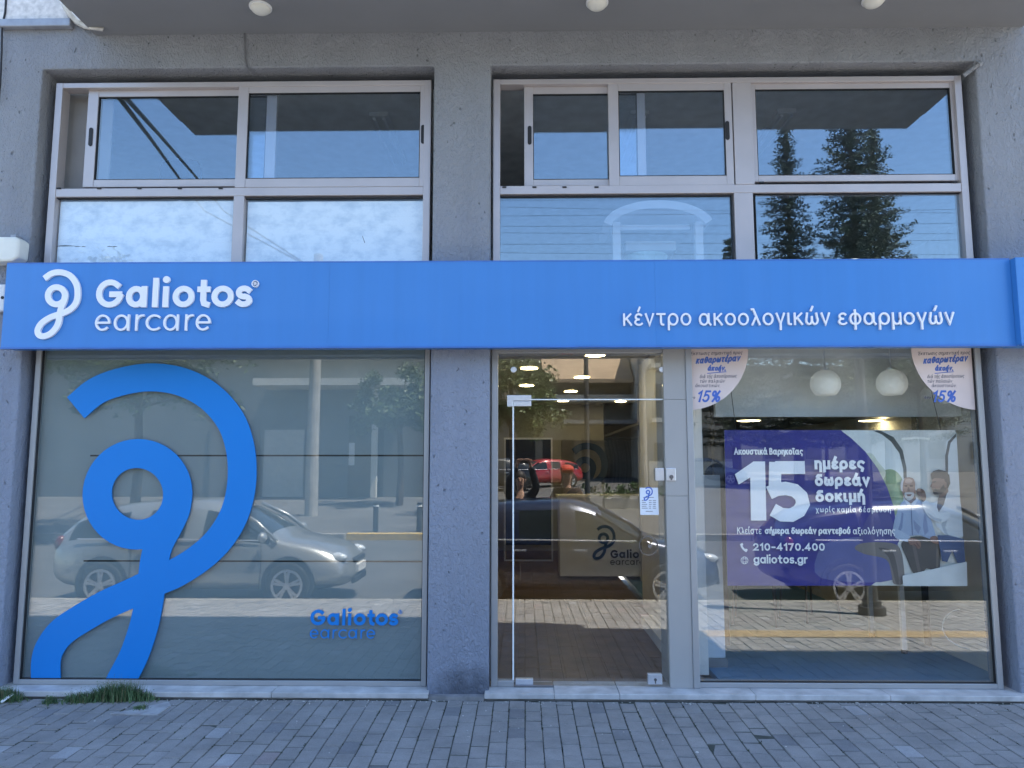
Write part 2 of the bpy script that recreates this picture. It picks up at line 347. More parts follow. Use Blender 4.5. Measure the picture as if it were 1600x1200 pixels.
def text_strokes(mb, txt, x0, x1, zb, xh, w, y, depth, shear=0, gap=.3, rise=0, mi=0):
    """write txt between x0 and x1 (metres), baseline zb, x-height xh, stroke w, front face at y"""
    pen = 0; lay = []
    wr = w / (xh - w)
    for ch in txt:
        if ch == ' ': pen += .62; continue
        st = G[ch]; a, b = gwidth(st)
        a2 = min(a, 0) if ch in 'ϊ' else a
        lay.append((pen - a2, st)); pen += b - a2 + gap + wr
    tot = pen - gap - wr
    sx = (x1 - x0 - w) / tot if tot > 1e-6 else 0
    for off, st in lay:
        for i, (k, p) in enumerate(st):
            e = .00012 * i
            T = lambda q: (x0 + w / 2 + (off + q[0]) * sx + q[1] * shear * xh, zb + w / 2 + q[1] * (xh - w) + rise * (x0 + (off + q[0]) * sx - x0))
            if k == 'd':
                c = T(p); r = w * .62
                mb.poly([(c[0] + r * math.cos(2 * math.pi * j / 16), c[1] + r * math.sin(2 * math.pi * j / 16)) for j in range(16)], y - e, y + depth, mi)
            else:
                q = [Vector(T(v_)) for v_ in p]
                if k == 'o' and len(q) > 1:      # square caps so stems reach the baseline and the x-height
                    d0 = q[0] - q[1]; d1 = q[-1] - q[-2]
                    if d0.length > 1e-7: q[0] = q[0] + d0.normalized() * w * .48
                    if d1.length > 1e-7: q[-1] = q[-1] + d1.normalized() * w * .48
                mb.stroke(q, w, y - e, y + depth, k == 'c', mi)
def text(name, txt, x0, x1, zb, xh, w, y, depth, m, parent, **kw):
    mb = MB(); text_strokes(mb, txt, x0, x1, zb, xh, w, y, depth, **kw); return mb.build(name, m, parent)
def text_px(name, txt, pxl, pxr, pyb, pyx, wpx, Y, depth, m, parent, **kw):
    """photograph pixels: left, right, baseline row, x-height row"""
    pm = (pxl + pxr) / 2; k = (ax(pxr, pyb, Y) - ax(pxl, pyb, Y)) / (pxr - pxl)
    zb = az(pm, pyb, Y); return text(name, txt, ax(pxl, pyb, Y), ax(pxr, pyb, Y), zb, az(pm, pyx, Y) - zb, wpx * k, Y, depth, m, parent, **kw)
def px_path(pts, Y): return [(at(p[0], p[1], Y).x, at(p[0], p[1], Y).z) for p in pts]

SIGN_TAIL = [(69, 435), (80.5, 427.2), (94.5, 425.3), (109, 430.5), (118.5, 443), (121, 457), (119, 471), (112, 481), (101, 488), (90, 491.5), (77, 496.5), (64.5, 505), (58.6, 515), (60, 522.5), (67, 525.3), (78, 521.5), (87, 512), (91.3, 502), (93, 490), (95.5, 480), (99.5, 470), (101.5, 461)]
def emblem(name, ox, oy, sc, Y, depth, m, parent, w=9.2):
    f = lambda p: (ox + (p[0] - 88) * sc, oy + (p[1] - 462) * sc)
    mb = MB(); k = (ax(ox + 10, oy, Y) - ax(ox, oy, Y)) / 10
    mb.stroke(px_path([f(p) for p in smooth2(SIGN_TAIL)], Y), w * sc * k, Y, Y + depth)
    mb.stroke(px_path([f((88 + 13.4 * math.cos(a * math.pi / 20), 462 + 13.4 * math.sin(a * math.pi / 20))) for a in range(40)], Y), w * sc * k, Y - .0003, Y + depth, True)
    return mb.build(name, m, parent)
#PART2
# ------------------------------------------------------------------ ground, pavement, road
YW = -0.14                                   # wall face; the glass stands at y = 0
KERB = 4.45
def pav_z(y): return -.055 + .016 * (y + .2)  # the pavement falls gently to the kerb
def paver_mat():
    m = bpy.data.materials.new('concrete_pavers'); m.use_nodes = True; n, l = nodes_of(m); b = n['Principled BSDF']; b.inputs['Roughness'].default_value = .88
    b.inputs['Specular IOR Level'].default_value = .3
    at_ = n.new('ShaderNodeAttribute'); at_.attribute_name = 'tint'
    tc = n.new('ShaderNodeTexCoord'); nz = n.new('ShaderNodeTexNoise'); nz.inputs['Scale'].default_value = 3.2; nz.inputs['Detail'].default_value = 9; nz.inputs['Roughness'].default_value = .72
    l.new(tc.outputs['Object'], nz.inputs['Vector'])
    n2 = n.new('ShaderNodeTexNoise'); n2.inputs['Scale'].default_value = 160; n2.inputs['Detail'].default_value = 4; l.new(tc.outputs['Object'], n2.inputs['Vector'])
    mr = n.new('ShaderNodeMapRange'); mr.inputs[1].default_value = .25; mr.inputs[2].default_value = .75; mr.inputs[3].default_value = .72; mr.inputs[4].default_value = 1.24; l.new(nz.outputs[0], mr.inputs[0])
    m2 = n.new('ShaderNodeMapRange'); m2.inputs[1].default_value = .3; m2.inputs[2].default_value = .7; m2.inputs[3].default_value = .86; m2.inputs[4].default_value = 1.14; l.new(n2.outputs[0], m2.inputs[0])
    pr = n.new('ShaderNodeMath'); pr.operation = 'MULTIPLY'; l.new(mr.outputs[0], pr.inputs[0]); l.new(m2.outputs[0], pr.inputs[1])
    mx = n.new('ShaderNodeMix'); mx.data_type = 'RGBA'; mx.blend_type = 'MULTIPLY'; mx.inputs[0].default_value = 1; l.new(at_.outputs['Color'], mx.inputs[6]); l.new(pr.outputs[0], mx.inputs[7]); l.new(mx.outputs[2], b.inputs['Base Color'])
    bp = n.new('ShaderNodeBump'); bp.inputs['Strength'].default_value = .5; bp.inputs['Distance'].default_value = .006; l.new(n2.outputs[0], bp.inputs['Height']); l.new(bp.outputs[0], b.inputs['Normal'])
    MATS['pavers'] = m; return m
M_PAV = paver_mat()
M_GROUT = mat('dirt_joint', (.06, .066, .055), .95, var=.35, scale=11)

def pavement():
    """each paver its own chamfered block with a slightly uneven seat; one sheet"""
    rnd = random.Random(3); vs = []; fs = []; cols = []
    w, lg, g = .1165, .186, .003
    i0, i1 = int(-7.5 / w), int(7.5 / w)
    for i in range(i0, i1):
        x0 = i * w + .003; yy = -.212; nxt = yy - lg * ((i * .5 + .13 * ((i * 7) % 3)) % 1 + .12); end = -KERB + .13; bounds = [yy]
        while nxt > end + .03: bounds.append(nxt); nxt -= lg
        bounds.append(end)
        for yy, ye in zip(bounds[:-1], bounds[1:]):
            a, b = x0 + g / 2 + rnd.uniform(-.0012, .0012), x0 + w - g / 2 + rnd.uniform(-.0012, .0012)
            c, d = ye + rnd.uniform(.004, .0075), yy - rnd.uniform(.004, .0075)
            if d - c > .02:
                dz = rnd.gauss(0, .0016); tx = rnd.gauss(0, .012); ty = rnd.gauss(0, .009); mx_, my = (a + b) / 2, (c + d) / 2
                o = len(vs); ch = .0035
                for (px, py, k) in ((a, c, 1), (b, c, 1), (b, d, 1), (a, d, 1), (a + ch, c + ch, 0), (b - ch, c + ch, 0), (b - ch, d - ch, 0), (a + ch, d - ch, 0)):
                    z = pav_z(py) + dz + tx * (px - mx_) + ty * (py - my) - (.010 if k else 0) + .006 * math.sin(px * 1.3 + .6) * math.sin(py * 2.1)
                    vs.append((px, py, z))
                fs += [(o + 4, o + 5, o + 6, o + 7), (o, o + 1, o + 5, o + 4), (o + 1, o + 2, o + 6, o + 5), (o + 2, o + 3, o + 7, o + 6), (o + 3, o, o + 4, o + 7)]
                t = .245 * (1 + rnd.gauss(0, .04)); col = (t * 1.03, t, t * .97)
                q = rnd.random()
                if q < .007: col = (t * 1.18, t * 1.02, t * 1.0)
                elif q < .03: col = (t * 1.3, t * 1.3, t * 1.32)
                elif q < .06: col = (t * .8, t * .8, t * .82)
                cols += [col] * 5
    me = bpy.data.meshes.new('pavement'); me.from_pydata(vs, [], fs); me.materials.append(M_PAV)
    ca = me.color_attributes.new('tint', 'FLOAT_COLOR', 'CORNER')
    li = 0
    for p in me.polygons:
        for _ in p.vertices: ca.data[li].color = (*cols[p.index], 1); li += 1
    o = bpy.data.objects.new('pavement', me); C.objects.link(o); return struct(o)
pavement()
mb = MB()
NX = 60; NY = 20
vs = []; fs = []
for j in range(NY + 1):
    for i in range(NX + 1):
        y = -.13 - (KERB - .25) * j / NY; x = -7.5 + 15 * i / NX
        vs.append((x, y, pav_z(y) - .0055 + .006 * math.sin(x * 1.3 + .6) * math.sin(y * 2.1)))
for j in range(NY):
    for i in range(NX): a = j * (NX + 1) + i; fs.append((a, a + NX + 1, a + NX + 2, a + 1))
mb.add(vs, fs); struct(mb.build('pavement_joints', M_GROUT))
mb = MB(); ky = -KERB
for i in range(-20, 20): mb.box(i * .9 + .004, i * .9 + .896, ky, ky + .125, -.5, pav_z(ky) + .004)
struct(mb.build('kerb', M_KERB, bevel=.012))
mb = MB(); yt = -2.37                         # yellow tactile strip let into the pavement
for i in range(6, 27):
    x = i * .305
    mb.box(x, x + .3, yt, yt + .3, pav_z(yt) - .03, pav_z(yt + .15) + .007)
    for k in range(4): mb.box(x + .03, x + .27, yt + .03 + k * .066, yt + .06 + k * .066, pav_z(yt), pav_z(yt + .15) + .011)
struct(mb.build('tactile_strip', M_TACT))
ROADZ = -.27
def gz(k):                                   # height of the far ground k metres out
    if k < 14: return ROADZ
    return -.13 + (k - 14) * .036 if k < 60 else 1.53 + (k - 60) * .01
mb = MB(); mb.add([(-80, ky, ROADZ), (80, ky, ROADZ), (80, -14, ROADZ), (-80, -14, ROADZ)], [(3, 2, 1, 0)][::-1]); struct(mb.build('road', M_ASPH))
mb = MB(); mb.add([(-400, -14.2, gz(14)), (400, -14.2, gz(14)), (400, -60, gz(59.9)), (-400, -60, gz(59.9)), (-400, -500, 6), (400, -500, 6)], [(0, 3, 2, 1), (3, 4, 5, 2)]); struct(mb.build('far_ground', mat('worn_paving', (.1, .097, .092), .9, var=.2, scale=.5)))
mb = MB()
mb.add([(-400, 60, -.6), (400, 60, -.6), (400, -14, -.6), (-400, -14, -.6)], [(3, 2, 1, 0)]); struct(mb.build('ground', M_CONC))
# far kerb, painted yellow on the corner
mb = MB()
for i in range(-30, 30):
    if i in (-4, -3): continue
    mb.box(i * 1.2, i * 1.2 + 1.19, -14.2, -14, -.5, -.1)
struct(mb.build('far_kerb', M_KERB, bevel=.015))
mb = MB(); mb.box(-4.75, -2.45, -14.21, -13.99, -.5, -.085); mb.box(-2.45, -1.3, -14.21, -13.99, -.5, -.095)
struct(mb.build('yellow_kerb', M_YEL, bevel=.02))

# ------------------------------------------------------------------ shop building
B = empty('shop_building', (0, 0, 0), 'grey stuccoed two storey shop front with aluminium windows and glass door', 'building')
XL0, XL1 = ax(60, 200, YW), ax(677.5, 200, YW)
XR0, XR1 = ax(766.5, 200, YW), ax(1531, 200, YW)
ZT = az(720, 102.5, YW)
ZS = az(720, 50, YW)                          # soffit height
def wall():
    xs = [-9.5, XL0, XL1, XR0, XR1, 9.5]; zs = [-.3, -.012, ZT, 12.0]
    sub = lambda a, b, st: [a + (b - a) * i / max(1, round((b - a) / st)) for i in range(max(1, round((b - a) / st)))]
    bm = bmesh.new(); V = {}
    def v(x, y, z):
        k = (round(x, 4), round(y, 4), round(z, 4))
        if k not in V: V[k] = bm.verts.new(k)
        return V[k]
    solid = lambda i, j: 0 <= i < 5 and 0 <= j < 3 and not (i in (1, 3) and j == 1)
    for i in range(5):
        for j in range(3):
            if not solid(i, j): continue
            a, b, c, d = xs[i], xs[i + 1], zs[j], zs[j + 1]
            if j == 0: d0 = d
            bm.faces.new([v(a, YW, c), v(b, YW, c), v(b, YW, d), v(a, YW, d)])
            for (ni, nj, p, q) in ((i - 1, j, (a, d), (a, c)), (i + 1, j, (b, c), (b, d)), (i, j - 1, (a, c), (b, c)), (i, j + 1, (b, d), (a, d))):
                if not solid(ni, nj):
                    bm.faces.new([v(p[0], YW, p[1]), v(p[0], .25, p[1]), v(q[0], .25, q[1]), v(q[0], YW, q[1])])
    bmesh.ops.recalc_face_normals(bm, faces=bm.faces)
    me = bpy.data.meshes.new('wall'); bm.to_mesh(me); bm.free(); me.materials.append(M_WALL)
    o = bpy.data.objects.new('wall', me); C.objects.link(o); o.parent = B
    bv = o.modifiers.new('bevel', 'BEVEL'); bv.width = .012; bv.segments = 2; bv.limit_method = 'ANGLE'; bv.angle_limit = R(50)
wall()
# wall behind the sign between the storeys (slab edge), roof and the flanks
mb = MB(); zs0, zs1 = az(700, 552, 0), az(700, 400, 0)
mb.box(XL0 + .01, XL1 - .01, .12, .3, 2.74, 3.3); mb.box(XR0 + .01, XR1 - .01, .12, .3, 2.74, 3.3)
mb.build('floor_slab_edge', M_WALL, B)
# balcony with soffit, left end at px 150, right end well outside the picture
SX0, SX1 = ax(150, 50, YW), 4.15
mb = MB(); mb.box(SX0, SX1, -1.75, YW + .004, ZS, ZS + .22); mb.box(SX0, SX1, -1.75, -1.68, ZS + .22, ZS + 1.15)
gro = at_z(700, 9, ZS).y
bal = mb.build('balcony', M_SOFFIT, B)
mb = MB(); mb.box(SX0 + .002, SX1 - .002, gro - .9, gro, ZS - .012, ZS); mb.build('soffit_panel', M_SOFFIT, bal)
for zz in (8.4, 11.4):
    mb = MB(); mb.box(SX0, SX1, -1.75, YW + .004, zz, zz + .2); mb.box(SX0, SX1, -1.75, -1.68, zz + .2, zz + 1.1); mb.build('balcony', M_SOFFIT, B)
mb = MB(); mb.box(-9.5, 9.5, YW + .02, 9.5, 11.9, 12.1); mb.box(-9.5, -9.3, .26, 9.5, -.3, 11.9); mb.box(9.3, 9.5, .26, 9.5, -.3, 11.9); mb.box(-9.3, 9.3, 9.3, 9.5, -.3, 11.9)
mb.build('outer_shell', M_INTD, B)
# white parapet, zinc flashing and the torn strip of roofing at the top left
zf0, zf1 = az(60, 47, YW), az(60, 35, YW)
mb = MB(); mb.box(-7, ax(111, 20, YW), YW - .03, YW + .05, zf1 - .005, zf1 + 1.3); mb.build('white_parapet', M_STONE, B, bevel=.01)
mb = MB(); mb.box(ax(4, 40, YW), ax(116, 40, YW), YW - .06, YW, zf0, zf1); mb.build('flashing', M_FLASH, B, bevel=.008)
mb = MB()
c0 = [(94, 0), (100, 12), (108, 25), (117, 36), (134, 44), (160, 47)]; c1 = [(110, 2), (116, 12), (128, 22), (137, 33), (150, 42), (163, 45)]
n = 5; vs = []; fs = []
for i, (p, q) in enumerate(zip(c0, c1)):
    for k in range(n):
        t = k / (n - 1); x = p[0] + (q[0] - p[0]) * t; y = p[1] + (q[1] - p[1]) * t
        Y = YW - .05 - .05 * math.sin(t * 3.1) - .03 * math.sin(i * 1.7)
        vs.append(at(x, y, Y))
for i in range(5):
    for k in range(n - 1): a = i * n + k; fs.append((a, a + 1, a + n + 1, a + n))
mb.add(vs, fs); o = mb.build('torn_membrane', M_MEMB, B, smooth=True); sm = o.modifiers.new('s', 'SOLIDIFY'); sm.thickness = .012
mb = MB(); fl = [(112, 10), (120, 11), (133, 27), (134, 32), (122, 31), (112, 20)]
mb.poly([(at(*p, YW - .12).x, at(*p, YW - .12).z) for p in fl], YW - .12, YW - .105); mb.build('loose_flap', M_WHITE, B, bevel=.004)

# --- frames: bars butted end to end
def frame(mb, x0, x1, z0, z1, wl, wr, wb, wt, y0, y1):
    mb.box(x0, x0 + wl, y0, y1, z0, z1); mb.box(x1 - wr, x1, y0, y1, z0, z1)
    if wb: mb.box(x0 + wl, x1 - wr, y0 + .0015, y1, z0, z0 + wb)
    if wt: mb.box(x0 + wl, x1 - wr, y0 + .0015, y1, z1 - wt, z1)
def slot_handle(px, py, Y, parent):
    p = at(px, py, Y); mb = MB(); h, w = .082, .0165
    pts = [(p.x + w * math.cos(R(a)), p.z + h - w + w * math.sin(R(a))) for a in range(0, 181, 20)] + [(p.x + w * math.cos(R(a)), p.z - h + w + w * math.sin(R(a))) for a in range(180, 361, 20)]
    mb.poly(pts, Y - .006, Y + .004); o = mb.build('handle', M_RUB, parent)
    mb = MB(); mb.box(p.x - .004, p.x + .004, Y - .009, Y - .005, p.z - .05, p.z + .05); return o
def gasket(x0, x1, z0, z1, Y, parent, w=.006):
    mb = MB(); frame(mb, x0, x1, z0, z1, w, w, w, w, Y - .004, Y + .02); mb.build('gasket', M_RUB, parent)
def pane(x0, x1, z0, z1, Y, m, parent, name='pane', th=.012):
    mb = MB(); mb.box(x0, x1, Y, Y + th, z0, z1); return mb.build(name, m, parent)
FZ1 = az(700, 124.5, -.06)                    # head of the upper frames
TZ0, TZ1 = az(700, 305, -.04), az(700, 292, -.04)
ZB = 2.75
def upper_frame(pl, pr, mull):
    mb = MB(); x0, x1 = ax(pl, 250, -.06), ax(pr, 250, -.06)
    frame(mb, x0, x1, ZB, FZ1, .058, .058, .06, .045, -.06, .05)
    mb.box(x0 + .058, x1 - .058, -.055, .05, TZ0, TZ1)
    for (a, b, lo, hi) in mull:
        zz0, zz1 = (ZB + .06, TZ0) if lo else (TZ1, FZ1 - .045)
        mb.box(ax(a, 350 if lo else 200, -.055), ax(b, 350 if lo else 200, -.055), -.056, .05, zz0, zz1)
    return mb.build('upper_window', M_ALU, B, bevel=.0035), x0, x1
def sash(win, pxo, pxg, pyo, pyg, Y, cut_r=None, glassmat=None):
    """pxo/pxg: outer and glass left/right pixel columns, pyo/pyg rows"""
    x0, x1 = [ax(p, 210, Y) for p in pxo]; g0, g1 = [ax(p, 210, Y) for p in pxg]
    pc = sum(pxo) / 2
    z1, z0 = [az(pc, p, Y) for p in pyo]; h1, h0 = [az(pc, p, Y) for p in pyg]
    mb = MB(); frame(mb, x0, x1, z0, z1, g0 - x0, x1 - g1, h0 - z0, z1 - h1, Y, Y + .035)
    s = mb.build('sash', M_ALU, win, bevel=.004)
    gasket(g0, g1, h0, h1, Y + .008, win)
    pane(g0 + .001, g1 - .001, h0 + .001, h1 - .001, Y + .018, M_GLASS_UP, win)
w1, a0, a1 = upper_frame(79.5, 672.5, [(363.5, 380, 1, 0)])
sash(w1, (134, 431), (150.5, 415), (138.5, 291.5), (150, 280), -.012)
sash(w1, (370, 670.5), (386, 656), (131, 292), (144, 278), -.052)
slot_handle(142, 214, -.012, w1); slot_handle(661, 210, -.052, w1)
w2, b0, b1 = upper_frame(770.5, 1511, [(1146.5, 1176, 0, 0), (1148.5, 1178, 1, 0)])
sash(w2, (819, 1009), (833, 996), (133, 290), (146, 280), -.012)
sash(w2, (951, 1145), (967, 1133.5), (126, 290), (141, 274.5), -.052)
sash(w2, (1175, 1500), (1182.5, 1489), (128, 283), (138, 273), -.03)
slot_handle(827.5, 211.5, -.012, w2); slot_handle(1136.5, 204, -.052, w2)
for w_, row in ((w1, (92, 155, 218, 281, 345)), (w2, (788, 835, 882, 932, 1190, 1492))):
    for px in row:
        mb = MB(); p = at(px, 294.5 if px < 500 else (292.5 if px < 1000 else 285), -.0565); mb.box(p.x - .017, p.x + .017, -.062, -.05, p.z - .006, p.z + .006)
        mb.build('drain_slot', M_RUB, w_)
# lower row of the upper windows
for (l, r, t, painted) in ((84.5, 364.5, 309, 1), (380, 663, 309, 1), (780, 1145, 306, 0), (1181, 1507, 301.5, 0)):
    w = w1 if l < 700 else w2
    x0, x1 = ax(l, 360, -.03), ax(r, 360, -.03); z1 = az((l + r) / 2, t, -.03)
    gasket(x0, x1, ZB + .06, z1, -.03, w)
    pane(x0 + .001, x1 - .001, ZB + .061, z1 - .001, -.016, M_GLASS_CL if painted else M_GLASS_UP, w)
def whitewash():
    m = bpy.data.materials.new('whitewashed_film'); m.use_nodes = True; n, l = nodes_of(m); b = n['Principled BSDF']; b.inputs['Roughness'].default_value = .8
    tc = n.new('ShaderNodeTexCoord'); ma = n.new('ShaderNodeMapping'); ma.inputs['Scale'].default_value = (1, 1, 1.5); l.new(tc.outputs['Object'], ma.inputs[0])
    n1 = n.new('ShaderNodeTexNoise'); n1.inputs['Scale'].default_value = 6.5; n1.inputs['Detail'].default_value = 7; n1.inputs['Roughness'].default_value = .62; l.new(ma.outputs[0], n1.inputs['Vector'])
    rp = n.new('ShaderNodeValToRGB'); e = rp.color_ramp.elements; e[0].position = .22; e[0].color = (.36, .48, .58, 1); e[1].position = .55; e[1].color = (.7, .78, .82, 1)
    l.new(n1.outputs[0], rp.inputs[0])
    n2 = n.new('ShaderNodeTexNoise'); n2.inputs['Scale'].default_value = 5; n2.inputs['Detail'].default_value = 9; n2.inputs['Roughness'].default_value = .8
    m2 = n.new('ShaderNodeMapping'); m2.inputs['Scale'].default_value = (.8, 1, 5); l.new(tc.outputs['Object'], m2.inputs[0]); l.new(m2.outputs[0], n2.inputs['Vector'])
    mr = n.new('ShaderNodeMapRange'); mr.inputs[1].default_value = .64; mr.inputs[2].default_value = .69; mr.inputs[3].default_value = 1; mr.inputs[4].default_value = .62; l.new(n2.outputs[0], mr.inputs[0])
    mx = n.new('ShaderNodeMix'); mx.data_type = 'RGBA'; mx.blend_type = 'MULTIPLY'; mx.inputs[0].default_value = 1; l.new(rp.outputs[0], mx.inputs[6]); l.new(mr.outputs[0], mx.inputs[7]); l.new(mx.outputs[2], b.inputs['Base Color'])
    return m
M_WASH = whitewash()
for (l, r, t) in ((84.5, 364.5, 309), (380, 663, 309)):
    mb = MB(); mb.box(ax(l, 360, -.03) + .018, ax(r, 360, -.03) - .018, .003, .006, ZB + .07, az((l + r) / 2, t, -.03) - .02); f = mb.build('whitewash_film', M_WASH, w1)
rs = random.Random(5)                        # scraped-off flecks
for (px, py, k) in ((104, 384, 3.2), (122, 385, 1.2), (131, 385.3, .8), (172, 385, 1), (180, 385.2, .8)):
    p = at(px, py, .002); mb = MB(); h = .007 if k > 2 else .004
    mb.poly([(p.x - .028 * k, p.z - h * .6), (p.x - .01 * k, p.z - h), (p.x + .028 * k, p.z - h * .5), (p.x + .012 * k, p.z + h * .4), (p.x - .004 * k, p.z + h), (p.x - .016 * k, p.z + h * .7)], .0018, .0028); mb.build('scrape_mark', M_CABLE, w1)
mb = MB(); p = at(568, 374, .002); mb.poly([(p.x - .012, p.z + .03), (p.x - .008, p.z + .03), (p.x + .014, p.z - .03), (p.x + .008, p.z - .03)], .0018, .0028)
mb.build('scrape_mark', M_CABLE, w1)

# --- ground floor: left frosted shop window
SILL = 0.0
zt = 2.9
mb = MB(); gx0, gx1 = ax(24.5, 1000, -.05), ax(666.5, 1000, -.05)
zb1 = az(350, 1063.5, -.05)
frame(mb, gx0, gx1, SILL, zt, .042, .04, zb1 - SILL, .23, -.05, .05)
fw = mb.build('frosted_window', M_ALUG, B, bevel=.004)
gi0, gi1 = gx0 + .042, gx1 - .04
gasket(gi0, gi1, zb1, zt - .23, -.03, fw)
pane(gi0 + .001, gi1 - .001, zb1 + .001, zt - .231, -.012, M_GLASS_DN, fw)
z1c, z2c = az(350, 712, 0.01), az(350, 877, .01)
mb = MB(); xs = ax(136, 780, .01)
for (za, zb_) in ((zb1, z2c - .006), (z2c + .006, z1c - .006), (z1c + .006, zt - .23)):
    mb.box(xs, gi1 - .001, .012, .016, za + .001, zb_)
mb.box(gi0 + .001, xs - .001, .014, .018, zb1 + .001, zt - .23)
mb.build('frosted_film', M_FROST, fw)
mb = MB(); mb.box(gi0 + .001, gi1 - .001, .03, .06, zb1 + .002, zt - .232); mb.build('backing_board', M_RUB, fw)
# blue loop emblem stuck on the glass
YD = -.022
big1 = [(118, 637), (150, 611), (190, 596), (237, 589.5), (285, 597), (328, 620), (360, 657), (375, 700), (378, 745), (372, 785), (359, 818), (338, 848), (310, 873), (275, 895), (240, 910), (205, 927), (165, 945), (128, 966), (98, 986), (80, 1008), (71.5, 1032), (71.5, 1072)]
ringp = [(214.5 + 63 * math.cos(2 * math.pi * i / 48), 772 + 63.5 * math.sin(2 * math.pi * i / 48)) for i in range(48)]
tail = [(277, 768), (275, 795), (263, 822), (249, 848), (242, 872), (238, 900), (232, 942), (224, 980), (209, 1024), (189, 1063), (181, 1078)]
o = MB()
k = 6.02 / F
o.stroke(px_path(smooth2(big1), YD), 44.5 * k, YD, YD + .009)
o.stroke(px_path(ringp, YD), 45 * k, YD - .0004, YD + .009, True)
o.stroke(px_path(smooth2(tail), YD), 44 * k, YD - .0008, YD + .009)
D = o.build('loop_decal', M_DECAL); tag(D, 'large bright blue looping emblem panel on the frosted shop window', 'decal')
def wordmark(root, pxl, pyb, sc, Y, depth, m1, m2, reg=True):
    """the two-line shop name; sc = size against the fascia sign"""
    f = lambda x: pxl + (x - 148.5) * sc; g = lambda y: pyb + (y - 479.5) * sc
    kk_ = (ax(f(300), pyb, Y) - ax(f(200), pyb, Y)) / (f(300) - f(200))
    for nm, row, yb, yx, w_, m_ in (('shop_name', (('G', 148.7, 190.7), ('a', 195.7, 228.2), ('l', 237, 246.4), ('i', 253.2, 262.6), ('o', 268.7, 302.5), ('t', 306.7, 327.5), ('o', 329.5, 364.2), ('s', 367.5, 393)), 480, 446.5, 8.9, m1),
                                   ('tagline', (('e', 147.5, 171.2), ('a', 176.7, 201.2), ('r', 210.5, 223.7), ('c', 226.7, 249.2), ('a', 254.2, 278.2), ('r', 288.2, 301.2), ('e', 305, 328.2)), 516.5, 491, 3.3, m2)):
        mb = MB(); zb = az(f(270), g(yb), Y); zx = az(f(270), g(yx), Y) - zb
        for ch, l_, r_ in row: text_strokes(mb, ch, ax(f(l_), g(yb), Y), ax(f(r_), g(yb), Y), zb, zx, w_ * sc * kk_, Y, depth)
        mb.build(nm, m_, root)
    if reg:
        c = at(f(398.5), g(443), Y); kk = 5.7 / F * sc; mb = MB()
        mb.stroke([(c.x + 5.1 * kk * math.cos(R(a)), c.z + 5.1 * kk * math.sin(R(a))) for a in range(0, 360, 18)], 1.3 * kk, Y, Y + depth, True)
        text_strokes(mb, 'R', c.x - 2.1 * kk, c.x + 2.4 * kk, c.z - 3 * kk, 4.1 * kk, 1.0 * kk, Y, depth)
        mb.build('registered_mark', m1, root)
dl = empty('name_decal', at(555, 998, YD), 'small blue two line shop name stuck low on the frosted glass', 'decal')
wordmark(dl, 484.5, 977, .563, -.016, .003, M_DECAL, M_DECAL)

# --- ground floor: door bay and shop window on the right
mb = MB(); ex0 = ax(767.5, 900, -.05); exr = ax(1563.5, 1000, -.05)
c0, c1 = ax(1046, 1000, -.06), ax(1081, 1000, -.06)
v0, v1 = c1 + .055, exr - .045
mb.box(ex0, ex0 + .05, -.05, .05, SILL, zt); mb.box(ex0 + .05, c0, -.048, .05, zt - .29, zt)
mb.box(v0 - .05, v0, -.07, .05, SILL, zt); mb.box(v0, v1, -.05, .05, SILL, zb1); mb.box(v1, exr, -.052, .05, SILL, zt); mb.box(v0, v1, -.05, .05, zt - .23, zt)
mb.box(ex0 + .05, ax(803, 1068, -.05), -.05, .02, SILL, az(790, 1064, -.05))
ef = mb.build('shop_window', M_ALUG, B, bevel=.004)
mb = MB(); zc1, zc2 = az(1060, 624, -.06), az(1060, 775, -.06)
for a, b in ((SILL, zc2 - .001), (zc2 + .001, zc1 - .001), (zc1 + .001, zt)): mb.box(c0, c1 + .004, -.06, .3, a, b)
mb.build('door_post', mat('post_cladding', (.34, .335, .325), .5, var=.05, scale=1.5), B, bevel=.002)
gasket(v0, v1, zb1, zt - .23, -.03, ef)
pane(v0 + .001, v1 - .001, zb1 + .001, zt - .231, -.012, M_GLASS_DN, ef)
d0, d1 = ax(803, 850, -.02), ax(1042, 850, -.02); dz0, dz1 = az(920, 1071, -.02), az(920, 625, -.02)
pane(ex0 + .052, d0 - .009, .045, dz1, -.012, M_GLASS_DOOR, ef, 'side_light')
pane(ex0 + .052, c0 - .002, dz1 + .012, zt - .291, -.012, M_GLASS_DOOR, ef, 'over_panel')
DR = pane(d0, d1, dz0, dz1, -.014, M_GLASS_DOOR, B, 'glass_door')
DR['label'] = 'frameless glass door with steel corner fittings'
mb = MB(); e = .012
mb.box(d0 - e, d0, -.02, .004, dz0, dz1); mb.box(d1, d1 + e, -.02, .004, dz0, dz1); mb.box(d0, d1, -.0205, .004, dz1, dz1 + .009)
mb.build('edge_seal', M_EDGE, DR, bevel=.002)
pf = MB()
P = lambda px, py: at(px, py, -.035)
a, b, c = P(792.5, 617.5), P(830, 626), P(801, 635)
pf.box(a.x, b.x, -.035, .03, b.z, a.z); pf.box(a.x, c.x, -.0348, .03, c.z, b.z)
pf.build('pivot_fitting', M_CHROME, DR, bevel=.002)
for (l, t, r, bt) in ((802.5, 627, 830, 634.5), (805.5, 1061.5, 833, 1070.5), (1012.5, 1054, 1035, 1069.5)):
    mb = MB(); q, s_ = P(l, t), P(r, bt); mb.box(q.x, s_.x, -.036, .02, s_.z, q.z); mb.build('patch_fitting', M_CHROME, DR, bevel=.002)
mb = MB()
for (l, r) in ((1023.5, 1038), (1040, 1055)): q, s_ = P(l, 731.5), P(r, 751); mb.box(q.x, s_.x, -.07 if l > 1035 else -.045, .02, s_.z, q.z)
